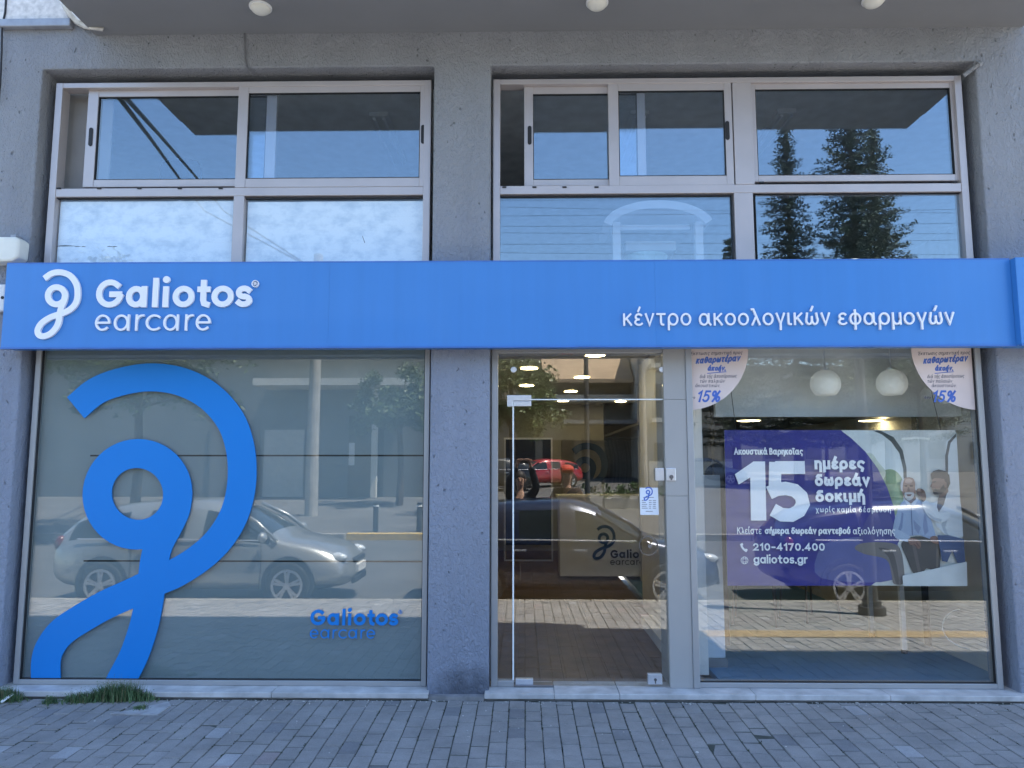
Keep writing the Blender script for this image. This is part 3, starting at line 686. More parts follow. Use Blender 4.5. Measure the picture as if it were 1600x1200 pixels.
lk = mb.build('lock_case', M_CHROME, DR, bevel=.003)
mb = MB(); q = P(1047.5, 745); mb.disc((q.x, -.074, q.z), (0, 1, 0), .016, .012, 20); mb.box(q.x - .005, q.x + .005, -.082, -.07, q.z - .025, q.z + .006); mb.build('keyhole', mat('dark_steel', (.2, .2, .21), .35, metal=.8), lk)
q = P(1024, 1064); mb = MB(); mb.disc((q.x, -.038, q.z + .01), (0, 1, 0), .011, .008, 16); mb.box(q.x - .004, q.x + .004, -.042, -.034, q.z - .018, q.z + .01); mb.build('keyhole', MATS['dark_steel'], DR)
for px in (802.5, 1034.5):
    mb = MB(); q = P(px, 577.5); mb.disc((q.x, -.025, q.z), (0, 1, 0), .024, .03, 28); mb.build('standoff_cap', M_CHROME, ef, bevel=.003)
mb = MB(); q = P(1013.5, 853); 
mb.stroke([(q.x + .072 * math.cos(R(a)), q.z + .072 * math.sin(R(a))) for a in range(0, 360, 10)], .0045, -.03, -.016, True); mb.disc((q.x + .008, -.03, q.z), (0, 1, 0), .016, .03, 16)
mb.build('door_pull', MATS['dark_steel'], DR)
mb = MB(); mb.box(ax(803, 1071, -.03), ax(865, 1071, -.03), -.06, .03, .001, .016); mb.build('floor_spring_cover', MATS['dark_steel'], B, bevel=.002)
# --- marble sill in slabs
def sill(x0, x1, joints, y0=-.215):
    mb = MB(); xs = [x0] + joints + [x1]
    for a, b in zip(xs[:-1], xs[1:]): mb.box(a + .0012, b - .0012, y0, .12, -.042, -.001)
    mb.build('marble_sill', M_MARBLE, B, bevel=.005)
sill(XL0 - .07, XL1 + .02, [ax(425, 1080, -.2)])
sill(XR0 - .03, XR1 + .25, [ax(866, 1085, -.2), ax(968, 1085, -.2), ax(1180, 1085, -.2), ax(1390, 1085, -.2)])
mb = MB(); mb.box(-9, XL0 - .07, -.19, YW, -.3, -.045); mb.box(XL1 + .022, XR0 - .032, -.2, YW + .01, -.3, -.028); mb.box(XR1 + .25, 9, -.19, YW, -.3, -.045)
mb.box(XL0 - .07, XL1 + .02, -.185, .1, -.3, -.043); mb.box(XR0 - .03, XR1 + .25, -.185, .1, -.3, -.043)
mb.build('plinth', mat('dirty_plinth', (.22, .22, .225), .9, var=.35, scale=9, bump=.4, bscale=30), B)

# ------------------------------------------------------------------ fascia sign
SG = empty('fascia_sign', (0, -.3, az(800, 541, -.3)), 'long blue fascia sign with white raised lettering over the shop', 'sign')
YS = -.31
s0, s1, zt0, zb0 = ax(6, 476, YS), ax(1583, 476, YS), az(800, 409.5, YS), az(800, 540.5, YS)
mb = MB(); xs = [s0, ax(514, 476, YS), ax(1024, 476, YS), s1]
for a, b in zip(xs[:-1], xs[1:]): mb.box(a + .0004, b - .0004, YS, YW - .002, zb0, zt0)
mb.build('sign_panel', M_SIGN, SG)
mb = MB(); mb.box(s0 - .004, s1 + .004, YS - .008, YS + .03, zb0 - .014, zb0 - .001); mb.box(s0, s1, YS + .002, YW - .002, zt0 + .001, zt0 + .014); mb.build('sign_trim', M_SIGNEDGE, SG)
YL = YS - .02
emblem('emblem', 88, 462, 1, YL, .019, M_LETTER, SG)
wordmark(SG, 148.5, 479.5, 1, YL, .019, M_LETTER, M_LETTER)
for wd, l_, r_ in (('κέντρο', 974, 1080.5), ('ακοολογικών', 1092.5, 1298), ('εφαρμογών', 1310.5, 1492.5)):
    text_px('service_line', wd, l_, r_, 508.8 - (l_ - 974) * .004, 489.3 - (l_ - 974) * .004, 2.9, YL, .019, M_LETTER, SG, rise=.003)
S2 = empty('corner_sign', (s1 + .3, -.4, zb0), 'end section of the blue sign standing forward at the right edge', 'sign')
mb = MB(); mb.box(s1 + .002, s1 + 1.2, YS - .06, YW - .002, zb0 - .004, zt0 + .004); mb.build('sign_panel', M_SIGN, S2, bevel=.004)
mb = MB(); mb.box(s1 + .002, s1 + 1.2, YS - .065, YS - .03, zb0 - .018, zb0 - .005); mb.build('sign_trim', M_SIGNEDGE, S2)

# ------------------------------------------------------------------ things on the wall
SB = empty('alarm_siren', at(10, 390, YW - .1), 'cream alarm siren box on the wall just above the sign', 'alarm')
mb = MB(); Yb = YW - .15
pts = [(-25, 369), (24, 369.5), (30, 374), (27, 401), (18, 408), (-25, 409)]
mb.poly([(at(*p, Yb).x, at(*p, Yb).z) for p in pts], Yb, YW - .012); mb.build('cover', M_CREAM, SB, bevel=.018)
mb = MB(); p, q = at(26, 371, YW), at(33, 380, YW); mb.box(p.x, q.x, YW - .07, YW - .002, q.z, p.z); mb.build('bracket', M_FLASH, SB)
IB = empty('intercom_box', at(0, 466, YW), 'small white box on the wall left of the blue sign', 'box')
mb = MB(); p, q = at(-22, 444, YW - .06), at(6, 486, YW - .06); mb.box(p.x, q.x, YW - .06, YW - .002, q.z, p.z); mb.build('case', M_WHITE, IB, bevel=.012)
mb = MB(); p = at(4, 465, YW - .06); mb.disc((p.x, YW - .062, p.z), (0, 1, 0), .012, .006, 14); mb.build('screw', M_RUB, IB)
mb = MB(); cpts = [(10, -14), (9, 5), (8, 20), (5, 33), (3, 50), (2.5, 80), (1, 118), (-2, 160)]
mb.tube([at(*p, YW - .035) for p in cpts], .008, 8); tag(mb.build('wall_cable', M_CABLE), 'black cable running down the left edge of the wall', 'cable')
mb = MB(); cpts = [(382, 52), (382.5, 70), (383, 90), (386, 104), (393, 117)]
mb.tube([at(p[0], p[1], YW - .012 + (.08 if i == 4 else 0)) for i, p in enumerate(cpts)], .007, 8); tag(mb.build('hanging_wire', mat('grey_wire', (.14, .145, .16), .7)), 'thin grey wire hanging from the soffit to the left upper window', 'wire')
p = at(1522, 106, YW - .02); mb = MB(); mb.tube([p + Vector((-.06, .05, -.04)), p + Vector((.04, 0, .03))], .018, 10); mb.disc(p + Vector((.045, 0, .034)), (1, 0, .6), .024, .03, 14)
tag(mb.build('pipe_stub', M_WALL), 'painted pipe stub in the top right corner of the window reveal', 'pipe')
lamp0 = None
for i, (px, py, lab) in enumerate(((407, 14, 'round dome light on the soffit above the left window'), (933, 7, 'round dome light on the soffit, middle one of three'), (1365, 3, 'round dome light on the soffit above the right window'))):
    p = at_z(px, py, ZS - .03)
    if lamp0 is None:
        lamp0 = empty('dome_light', (0, 0, 0), lab, 'lamp', 'dome lights under the soffit')
        mb = MB(); mb.disc((0, 0, .02), (0, 0, 1), .088, .03, 32); mb.build('base', M_WHITE, lamp0, bevel=.004)
        mb = MB(); mb.sphere((0, 0, .008), .078, 24, 12, 1, 1, .62); mb.build('diffuser', M_CREAM, lamp0, smooth=True)
        L = lamp0
    else: L = copy_tree(lamp0); L['label'] = lab
    L.location = (p.x, p.y, ZS - .03)

# ------------------------------------------------------------------ weeds and litter by the wall
def weed(name, px, py, wpx, hpx, n, label, seed, Yp=-.23):
    rnd = random.Random(seed); c = at(px, py, Yp); c.z = pav_z(Yp); mb = MB()
    w = wpx * .005; h = hpx * .005
    for i in range(n):
        x = c.x + max(-1, min(1, rnd.gauss(0, .42))) * w / 2; y = c.y - abs(rnd.gauss(0, .035)) + .012
        z = pav_z(y) - .005; env = max(.25, 1 - (abs(x - c.x) / (w / 2 + 1e-4)) ** 2 * .8)
        hh = h * env * rnd.uniform(.35, 1.0); a = rnd.uniform(0, 6.28); ln_ = rnd.uniform(.2, .8) * hh; b = rnd.uniform(.0018, .0035)
        dx, dy = math.cos(a) * ln_, math.sin(a) * ln_ * .6 - .2 * ln_
        dry = 1 if i % 9 == 4 else 0; hh *= 1.35 if dry else 1; b *= .6 if dry else 1
        p = Vector((x, y, z)); sx = Vector((-math.sin(a), math.cos(a), 0)) * b
        mid = p + Vector((dx * .35, dy * .35, hh * .65)); tip = p + Vector((dx, dy, hh))
        mb.add([p - sx, p + sx, mid + sx * .8, mid - sx * .8, tip], [(0, 1, 2, 3), (3, 2, 4)], dry)
        if rnd.random() < .6:
            for q in (mid, tip):
                s_ = rnd.uniform(.003, .007); v = Vector((rnd.uniform(-1, 1), rnd.uniform(-1, 1), rnd.uniform(0, .8))) * s_ * 1.6
                u = v.cross(Vector((0, 0, 1))) * .5; mb.add([q, q + v * .5 + u, q + v, q + v * .5 - u], [(0, 1, 2, 3)])
    return tag(mb.build(name, [M_GRASS, M_DRY]), label, 'weeds', 'weeds along the foot of the wall')
M_DRY = mat('dry_stem', (.2, .17, .09), .8, var=.3, scale=30)
M_GRASS = mat('weed_green', (.085, .15, .06), .7, var=.45, scale=30)
weed('weed_clump', 188, 1090, 122, 31, 1300, 'bushy green weed clump at the foot of the frosted window', 1)
weed('weed_clump', 126, 1096, 66, 16, 560, 'low strip of weeds just left of the bushy clump', 2, -.26)
weed('weed_clump', 8, 1096, 75, 22, 700, 'weed patch at the left edge of the pavement', 3, -.24)
weed('weed_clump', 80, 1098, 26, 11, 260, 'small round weed tuft between the two big patches', 4, -.29)
weed('weed_clump', 222, 1117, 30, 8, 220, 'flat weed tuft below the bushy clump on the pavers', 5, -.42)
mb = MB(); p = at(10, 1090, -.3); z = pav_z(-.3)
mb.add([(p.x - .03, -.33, z + .01), (p.x, -.34, z + .012), (p.x + .035, -.27, z + .05), (p.x + .01, -.26, z + .055), (p.x - .01, -.3, z + .035)], [(0, 1, 2, 4), (4, 2, 3)])
o = mb.build('paper_scrap', M_WHITE); sm = o.modifiers.new('s', 'SOLIDIFY'); sm.thickness = .003; tag(o, 'crumpled white paper scrap among the weeds at the left edge', 'litter')
mb = MB(); rnd = random.Random(77)                # moss tufts in the joints, grit and crumbs along the step
for i in range(420):
    cx = (round(rnd.uniform(-4.6, 4.6) / .1165)) * .1165 + .003; cy = -.3 - abs(rnd.gauss(0, .7)); z = pav_z(cy) + .006 * math.sin(cx * 1.3 + .6) * math.sin(cy * 2.1)
    if cx > 1.5 and rnd.random() < .6: continue
    for j in range(rnd.randint(3, 8)):
        p = Vector((cx + rnd.gauss(0, .004), cy + rnd.gauss(0, .022), z - .004)); h_ = rnd.uniform(.004, .011); a = rnd.uniform(0, 6.28); d = Vector((math.cos(a), math.sin(a), 0)) * .006
        mb.add([p - d, p + d, p + Vector((d.y * 1.2, -d.x, h_))], [(0, 1, 2)])
o = mb.build('joint_moss', mat('joint_moss', (.045, .06, .035), .9, var=.4, scale=20)); tag(o, 'dark moss growing in the joints of the pavers', 'moss', kind='stuff')
mb = MB()
for i in range(520):
    cx = rnd.uniform(-4.6, 4.7); cy = -.222 - abs(rnd.gauss(0, .03 if i < 380 else .5)); s_ = rnd.uniform(.002, .006) * (1.6 if i % 23 == 0 else 1); z = pav_z(cy) + .006 * math.sin(cx * 1.3 + .6) * math.sin(cy * 2.1)
    mb.sphere((cx, cy, z + s_ * .4), s_, 6, 4, rnd.uniform(.7, 1.6), rnd.uniform(.7, 1.3), .7)
o = mb.build('grit', mat('grit', (.4, .39, .37), .9, var=.5, scale=40)); tag(o, 'pale grit and crumbs scattered along the step and pavers', 'grit', kind='stuff')
mb = MB(); rnd = random.Random(9)
p0, p1 = at_z(172, 1114, -.05), at_z(262, 1100, -.05)
mb.poly([(p0.x, p0.y), (p0.x + .35, p0.y - .02), (p1.x + .04, p1.y - .03), (p1.x - .02, p1.y + .05), (p0.x + .1, p0.y + .06)], 0, 0)
mb.v = [(v[0], v[2], pav_z(v[2]) + (.009 if i < 5 else .0)) for i, v in enumerate(mb.v)]
tag(mb.build('mortar_patch', mat('pale_mortar', (.33, .33, .335), .9, var=.2, scale=12, bump=.3)), 'pale mortar patch on the pavers below the weeds', 'mortar')
#PART3
# ------------------------------------------------------------------ printed things on the glass
def sticker(lab, px0, px1, flip):
    """quarter-round promotional sticker in an upper corner of the shop window"""
    Y = -.0145; r = empty('corner_sticker', at((px0 + px1) / 2, 590, Y), lab, 'sticker', 'corner stickers on the shop window')
    top, bot = 543.5, 641
    cx, cz = (ax(px1 if flip else px0, 590, Y), az((px0 + px1) / 2, top, Y))
    rx = ax(px1, 560, Y) - ax(px0, 560, Y); rz = cz - az(px0, bot, Y); s_ = -1 if flip else 1
    pts = [(cx, cz)] + [(cx + s_ * rx * math.cos(R(a)), cz - rz * math.sin(R(a))) for a in range(0, 91, 5)]
    mb = MB(); mb.poly(pts, Y, Y + .0015); mb.build('paper', M_PINK, r)
    ox = (px1 - 1426 if flip else px0 - 1072)
    X = lambda x: x + (355.5 if flip else 0)
    Y -= .0006
    tx = lambda nm, t, l, rr, b, xh, w, m, sh=.22, **kw: text_px(nm, t, X(l), X(rr), b, xh, w, Y, .0006, m, r, shear=sh, **kw)
    tx('headline', '"Εκπτωσις σημαντικὴ πρὸς', 1078, 1160, 555, 551, .75, M_DARKTXT, rise=.02)
    tx('headline', 'καθαρωτέραν', 1087, 1156, 568.5, 560.3, 2.2, M_BLUETXT, rise=.06)
    tx('headline', 'ἀκοήν.', 1105, 1134, 579.5, 573, 2.1, M_BLUETXT)
    u = MB(); u.stroke(px_path([(X(1105), 583.5), (X(1120), 582), (X(1135), 580.8)], Y), .006, Y, Y + .0006); u.build('underline', M_BLUETXT, r)
    tx('small_print', 'διὰ τῆς ἀποσύρσεως', 1093, 1151, 591, 587, .7, M_DARKTXT, rise=.02)
    tx('small_print', 'τῶν παλαιῶν', 1093, 1132, 598, 594, .7, M_DARKTXT)
    q = 14 if flip else 0
    tx('small_print', 'ἀκουστικῶν.', 1086 + q, 1125 + q, 605, 601, .7, M_DARKTXT)
    tx('discount', '15%', 1088 + q * .9, 1124.5 + q * .9, 628.5, 614.5, 3.2, M_BLUETXT)
    tx('small_print', 'ἀπὸ', 1076 + q * .9, 1086 + q * .9, 623, 620, .7, M_DARKTXT)
sticker('pinkish quarter round discount sticker in the upper left corner of the shop window', 1072, 1170.5, False)
sticker('pinkish quarter round discount sticker in the upper right corner of the shop window', 1426.5, 1530.5, True)

NT = empty('opening_hours_notice', at(1014, 785, -.016), 'small white opening hours notice taped to the glass door', 'notice')
Y = -.0155; mb = MB(); mb.poly(px_path([(999.5, 762), (1028, 762), (1029.5, 804.5), (1000.5, 804.5)], Y), Y, Y + .001); mb.build('sheet', M_PAPER, NT)
emblem('emblem', 1012.5, 769, .2, Y - .0006, .0006, M_BLUETXT, NT)
mb = MB(); Y -= .0006
for row, spans in ((777.3, ((1005, 1022),)), (782, ((1003, 1010), (1014, 1018), (1020, 1025))), (785, ((1003, 1009), (1014, 1018), (1020, 1025))), (788, ((1003, 1011), (1014, 1018), (1020, 1025))), (791, ((1003, 1010), (1014, 1018), (1020, 1025))), (794, ((1003, 1012), (1014, 1018), (1020, 1025))), (799, ((1009, 1020),))):
    for a, b in spans:
        x = a
        while x < b - .5:
            w_ = min(b - x, random.uniform(.7, 1.5)); p, q = at(x, row - .55, Y), at(x + w_, row + .55, Y); mb.box(p.x, q.x, Y, Y + .0006, q.z, p.z); x += w_ + .35
mb.build('small_print', M_DARKTXT, NT)

# ------------------------------------------------------------------ inside the shop
IW0, IW1 = -6.4, 6.6
xp = ax(1085, 900, .3)                       # partition between the entrance hall and the window display
st = lambda mb, nm, m, **k: struct(mb.build(nm, m, **k))
mb = MB(); 
nb = 0
for i in range(40):
    x0 = XR0 - 3.4 + i * .19; 
    y = .06 - (i % 3) * .4
    while y < 9.2:
        y1 = min(9.2, y + 1.2); mb.box(max(x0, -4.5), x0 + .188, max(y, .06), y1 - .002, -.05, -.002); y = y1
    if x0 > xp - .2: break
st(mb, 'wood_floor', M_WOOD)
mb = MB(); mb.box(xp + .15, 6.6, .06, 9.2, -.05, -.0015); st(mb, 'blue_floor', M_BLUEFLOOR)
mb = MB(); mb.box(-4.6, 6.6, .32, 9.3, 2.95, 3.0); st(mb, 'shop_ceiling', M_INTG)
mb = MB(); mb.box(-4.6, 6.6, 9.2, 9.3, 0, 2.95); mb.box(XR0 - .45, XR0 - .35, .32, 9.2, 0, 2.95); mb.box(XR1 + .12, XR1 + .2, .32, 9.2, 0, 2.95)
st(mb, 'shop_wall', M_INT)
mb = MB(); mb.box(xp + .02, xp + .1, .31, 3.2, 0, 2.95); st(mb, 'partition_wall', M_WHITE)
xa, xb = ax(1089, 1000, .55), ax(1133, 1000, .55)
mb = MB(); mb.box(xp + .11, xb, .55, .62, .075, 1.62); o = mb.build('display_screen', mat('pale_laminate', (.5, .58, .66), .5, var=.03), bevel=.004)
tag(o, 'pale blue white low screen at the left end of the shop window', 'screen')
mb = MB(); mb.box(xp + .11, xb + .015, .535, .549, 0, .074); mb.build('baseboard', mat('grey_base', (.16, .17, .18), .6), o)
# bulkhead over the display and dark back of the display
mb = MB(); mb.box(ax(1117, 600, .55), XR1 + .1, .55, .62, az(1300, 651, .55), 2.94); st(mb, 'bulkhead', M_INTG)
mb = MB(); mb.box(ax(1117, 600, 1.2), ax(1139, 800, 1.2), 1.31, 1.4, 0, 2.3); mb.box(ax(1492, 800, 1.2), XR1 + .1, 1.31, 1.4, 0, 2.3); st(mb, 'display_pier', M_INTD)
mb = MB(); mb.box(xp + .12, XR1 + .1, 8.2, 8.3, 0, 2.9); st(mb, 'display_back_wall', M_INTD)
# downlights in the entrance hall and behind the display
dl0 = None
spots = [(930, 555, 31, 'first of the row'), (827, 575.5, 27, ''), (909, 589.5, 24, ''), (823, 602.5, 22, ''), (892, 611.5, 19, ''), (880, 626.5, 17, ''), (970, 627, 17, '')]
names = ['round lit downlight nearest the door, at the top of the pane', 'round lit downlight above the pivot fitting', 'round lit downlight right of centre above the door edge', 'round lit downlight just over the pivot fitting', 'round lit downlight just above the top edge of the door', 'small far downlight under the middle of the door top edge', 'small far downlight under the right part of the door top edge']
for (px, py, w_, _), nm in zip(spots, names):
    p = at_z(px, py, 2.94)
    if dl0 is None:
        dl0 = empty('downlight', (0, 0, 0), nm, 'downlight', 'ceiling downlights in the entrance hall'); L = dl0
        mb = MB(); mb.disc((0, 0, 0), (0, 0, 1), .1, .012, 28); mb.build('lens', M_LAMP, dl0)
        mb = MB(); mb.tube([(0, 0, -.004), (0, 0, .008)], .115, 28, cap=False); mb.build('rim', M_WHITE, dl0)
    else: L = copy_tree(dl0); L['label'] = nm
    L.location = (p.x, p.y, 2.94)
for px, nm in ((1170, 'round lit downlight behind the window display, above the left half of the poster'), (1361, 'round lit downlight behind the window display, above the right half of the poster')):
    L = copy_tree(dl0); L['label'] = nm; L['group'] = 'downlights behind the window display'; p = at_z(px, 657, 2.88); p = at(px, 657, 2.0); L.location = p; L.scale = (1.1, 1.1, 1)
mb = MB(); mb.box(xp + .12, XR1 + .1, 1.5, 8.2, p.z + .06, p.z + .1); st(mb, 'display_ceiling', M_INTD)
# counter, wall emblem and navy panel
k = 5.4
CT = empty('reception_counter', at(938, 908, k), 'white reception counter with navy shop emblem seen through the door', 'counter')
x0, x1 = ax(875, 900, k), ax(1010, 900, k); zt_ = az(935, 778, k)
mb = MB(); mb.box(x0, x1 + .6, k, k + .6, .05, zt_); mb.build('front', M_WHITE, CT, bevel=.004)
mb = MB(); mb.box(x0 - .04, x1 + .6, k - .04, k + .64, zt_, zt_ + .04); mb.build('top', M_WHITE, CT, bevel=.004)
emblem('emblem', 943, 841, .5, k - .012, .011, M_LOGO, CT)
wordmark(CT, 954, 872, .29, k - .012, .011, M_CABLE, M_CABLE, False)
mb = MB(); mb.box(ax(999.5, 800, k - .1), ax(1030, 800, k - .1), k - .12, k - .06, 0, 2.94); st(mb, 'hall_pier', M_INT)
mb = MB(); kk = 8.2; mb.box(ax(878, 800, kk), ax(1000, 800, kk), kk, kk + .1, 0, az(900, 688, kk)); st(mb, 'beige_partition', mat('beige_panel', (.33, .3, .25), .7))
emw = empty('wall_emblem', at(917, 740, kk), 'navy looping emblem mounted on the beige back wall', 'sign')
emblem('emblem', 914, 731, .93, kk - .03, .029, M_LOGO, emw, w=11)
mb = MB(); kn = 7.4; mb.box(ax(789, 800, kn), ax(862, 800, kn), kn, kn + .06, 0.3, az(820, 686, kn)); o = mb.build('navy_panel', M_NAVY, bevel=.006); tag(o, 'tall navy panel at the back of the entrance hall', 'panel')
mb = MB(); frame(mb, ax(787.5, 800, kn), ax(864, 800, kn), .02, az(820, 684, kn), .03, .03, .03, .03, kn - .01, kn - .001); mb.build('panel_frame', M_CHROME, o)
mb = MB(); mb.box(xp - .16, xp - .02, .34, 2.2, .002, .11); tag(mb.build('skirting_duct', M_WHITE, bevel=.005), 'white skirting duct along the right side of the entrance hall', 'skirting')

# ------------------------------------------------------------------ window display: poster, table, chairs, globes
YP = .16
PO = empty('window_poster', at(1316, 915, YP), 'large purple and photo advertising poster hanging inside the shop window', 'poster')
Pp = lambda *pts: [(at(x, y, YP).x, at(x, y, YP).z) for x, y in pts]
M_PWHITE = mat('print_white', (.88, .88, .9), .5, var=.02)
M_PURP = mat('print_purple', (.058, .052, .33), .45, var=.12, scale=2.2)
pt = lambda nm, c, v=.08: mat(nm, c, .5, var=v, scale=5)
YP0 = YP; lay = [0]
def flat(name, col, pts, sm=False, parent=PO, v=.08):
    lay[0] += 1; Y_ = YP0 - .0012 - lay[0] * .0004
    if sm: pts = [tuple(q) for q in smooth2(pts, True, 4)]
    mb = MB(); mb.poly([(at(x, y, YP0).x, at(x, y, YP0).z) for x, y in pts], Y_, Y_ + .0003); return mb.build(name, pt('print_' + name + str(col), col, v), parent)
mb = MB(); mb.poly(Pp((1131.5, 672), (1493, 672), (1508.5, 915), (1136.5, 915)), YP, YP + .004); mb.build('sheet', pt('print_ground', (.56, .56, .52)), PO)
# the printed room: arched windows, greenery, sofa, table
flat('printed_window', (.64, .67, .64), [(1306, 673), (1372, 673), (1398, 688), (1413, 720), (1417, 780), (1417, 850), (1330, 850), (1330, 700)])
flat('printed_leaves', (.27, .35, .2), [(1378, 738), (1392, 733), (1404, 740), (1411, 755), (1410, 790), (1404, 806), (1392, 800), (1380, 778), (1372, 756)], True, v=.5)
flat('printed_leaves', (.48, .53, .42), [(1340, 716), (1360, 708), (1372, 722), (1384, 738), (1376, 752), (1362, 742)], True, v=.4)
flat('printed_arch', (.05, .06, .06), [(1364, 673), (1376, 673), (1396, 683), (1410, 703), (1416, 730), (1417, 760), (1412, 760), (1411, 733), (1405, 708), (1392, 690), (1378, 679)])
flat('printed_window', (.63, .66, .66), [(1478, 690), (1494, 676), (1501, 800), (1480, 800), (1476, 740)])
flat('printed_arch', (.06, .06, .06), [(1493.5, 677), (1493.8, 682), (1485, 692), (1481, 712), (1481, 760), (1477, 760), (1476.5, 712), (1481, 690)])
flat('printed_lamp', (.8, .78, .7), [(1408, 684), (1430, 682), (1452, 684), (1452, 687), (1430, 686), (1408, 688)])
# purple field with its round edge
flat('purple_field', (.03, .028, .215), [(1131.5, 672), (1313, 672), (1330, 685), (1352, 706), (1371, 732), (1386, 762), (1396, 792), (1400, 820), (1399, 850), (1392, 880), (1385, 898), (1360, 915), (1136.5, 915)], v=.15)
flat('printed_sofa', (.1, .11, .28), [(1280, 858), (1300, 846), (1330, 840), (1385, 838), (1402, 850), (1400, 905), (1282, 903)], True)
flat('printed_torso', (.06, .06, .22), [(1345, 850), (1352, 815), (1368, 796), (1386, 800), (1396, 820), (1402, 850)], True)
flat('printed_trousers', (.17, .15, .14), [(1335, 857), (1345, 849), (1375, 847), (1398, 850), (1407, 860), (1411, 880), (1412, 910), (1396, 912), (1392, 895), (1384, 874), (1352, 866)], True)
flat('printed_fold', (.09, .08, .075), [(1372, 856), (1392, 860), (1400, 880), (1404, 910), (1399, 910), (1392, 882), (1386, 868)], True)
flat('printed_trousers', (.075, .066, .06), [(1408, 848), (1430, 838), (1460, 842), (1468, 856), (1466, 892), (1447, 888), (1440, 900), (1428, 898), (1416, 872)], True)
flat('printed_fold', (.13, .11, .1), [(1424, 850), (1430, 852), (1438, 892), (1434, 896)])
flat('printed_fold', (.14, .12, .1), [(1462, 850), (1466, 852), (1465, 888), (1462, 888)])
flat('printed_coat', (.6, .62, .63), [(1446, 788), (1456, 786), (1466, 782), (1479, 768), (1490, 769), (1499, 780), (1502, 800), (1504, 838), (1490, 842), (1474, 834), (1462, 822), (1458, 804)], False)
flat('printed_fold', (.4, .43, .46), [(1478, 800), (1483, 802), (1476, 824), (1482, 838), (1474, 832), (1470, 820)])
flat('printed_tie', (.045, .045, .06), [(1465, 778), (1473, 770), (1479, 769), (1474, 788), (1466, 800), (1463, 792)])
flat('printed_shirt', (.3, .37, .5), [(1402, 796), (1407, 786), (1415, 780), (1424, 781), (1436, 781), (1445, 790), (1453, 808), (1461, 836), (1452, 842), (1436, 836), (1414, 838), (1402, 842), (1393, 832), (1397, 812)], False)
flat('printed_fold', (.17, .22, .35), [(1408, 800), (1411, 802), (1409, 824), (1404, 834), (1402, 828), (1406, 816)])
flat('printed_fold', (.19, .24, .37), [(1443, 802), (1446, 806), (1450, 830), (1444, 836), (1441, 822)])
flat('printed_fold', (.2, .25, .38), [(1426, 812), (1438, 824), (1434, 834), (1428, 826)])
flat('printed_sleeve', (.36, .43, .55), [(1396, 826), (1404, 828), (1419, 837), (1422, 845), (1414, 846), (1398, 840)], True)
flat('printed_seam', (.14, .18, .29), [(1421.5, 784), (1423.2, 784), (1425.5, 836), (1423.8, 836)])
flat('printed_collar', (.6, .64, .7), [(1411, 779), (1415, 778), (1422, 787), (1418, 792)])
flat('printed_collar', (.55, .6, .68), [(1431, 777), (1434, 780), (1427, 791), (1422, 787)])
flat('printed_hand', (.21, .12, .095), [(1418, 842), (1428, 841), (1437, 847), (1437, 855), (1433, 857), (1427, 852), (1420, 850)], True)
flat('printed_finger', (.1, .055, .045), [(1427, 849), (1433, 855), (1432, 856), (1426, 850)])
flat('printed_finger', (.1, .055, .045), [(1431, 847), (1436, 854), (1435, 855), (1430, 848)])
flat('printed_hand', (.21, .12, .095), [(1452, 840), (1460, 837), (1466, 843), (1466, 850), (1460, 849), (1455, 847)], True)
flat('printed_neck', (.2, .12, .095), [(1413, 774), (1428, 772), (1430, 780), (1422, 787), (1413, 780)])
flat('printed_head', (.3, .185, .14), [(1407.5, 758), (1410, 749), (1418, 745.5), (1427, 749), (1430, 760), (1428.5, 772), (1424, 780), (1417, 781), (1411, 776), (1408, 767)], True)
flat('printed_highlight', (.45, .31, .25), [(1413, 750), (1419, 748), (1424, 751), (1422, 755), (1414, 755)], True)
flat('printed_hair', (.52, .51, .5), [(1406, 766), (1405.5, 756), (1408, 749.5), (1412, 747), (1410, 753), (1409, 760), (1409, 768)], False)
flat('printed_hair', (.46, .45, .44), [(1426, 748), (1430, 752), (1431.5, 760), (1430, 768), (1428.5, 764), (1428.5, 755)], False)
flat('printed_brow', (.1, .06, .05), [(1411.5, 758.5), (1416, 757.5), (1416.2, 760.3), (1412, 760.8)])
flat('printed_brow', (.1, .06, .05), [(1420, 757.5), (1425, 758), (1424.6, 760.6), (1420, 760.3)])
flat('printed_nose', (.17, .1, .075), [(1417, 761), (1418.8, 761), (1420.5, 767.5), (1416, 767.8)])
flat('printed_beard', (.5, .48, .46), [(1412, 770), (1418, 769), (1425, 769.5), (1427, 773), (1423, 780), (1417, 781.5), (1412.5, 777)], True)
flat('printed_mouth', (.14, .05, .045), [(1414.5, 772.3), (1423, 772), (1421, 775), (1416.5, 775.2)])
flat('printed_jeans', (.06, .09, .18), [(1463, 836), (1480, 836), (1504, 842), (1506.5, 880), (1494, 879), (1486, 860), (1478, 878), (1470, 876)], False)
flat('printed_sleeve', (.62, .64, .65), [(1439, 785), (1446, 781), (1458, 796), (1470, 801), (1480, 798), (1482, 808), (1470, 816), (1454, 811), (1444, 800)], True)
flat('printed_fold', (.42, .45, .48), [(1446, 800), (1458, 808), (1470, 811), (1468, 815), (1454, 811)])
flat('printed_hand', (.15, .085, .065), [(1430, 766), (1434, 763), (1440, 764.5), (1444, 770), (1445, 779), (1440, 784), (1436, 777), (1431, 772)], True)
flat('printed_finger', (.07, .04, .03), [(1432, 768), (1439, 770), (1439, 771.2), (1432, 769.4)])
flat('printed_neck', (.13, .075, .055), [(1464, 768), (1478, 760), (1480, 768), (1472, 776), (1466, 778)])
flat('printed_face', (.185, .105, .078), [(1454.5, 749), (1458, 744), (1472, 743), (1479, 752), (1477, 764), (1470, 771), (1459, 772), (1455.5, 769), (1455.5, 765.5), (1453.5, 764.5), (1454.5, 761.5), (1451.3, 760), (1454, 755)], False)
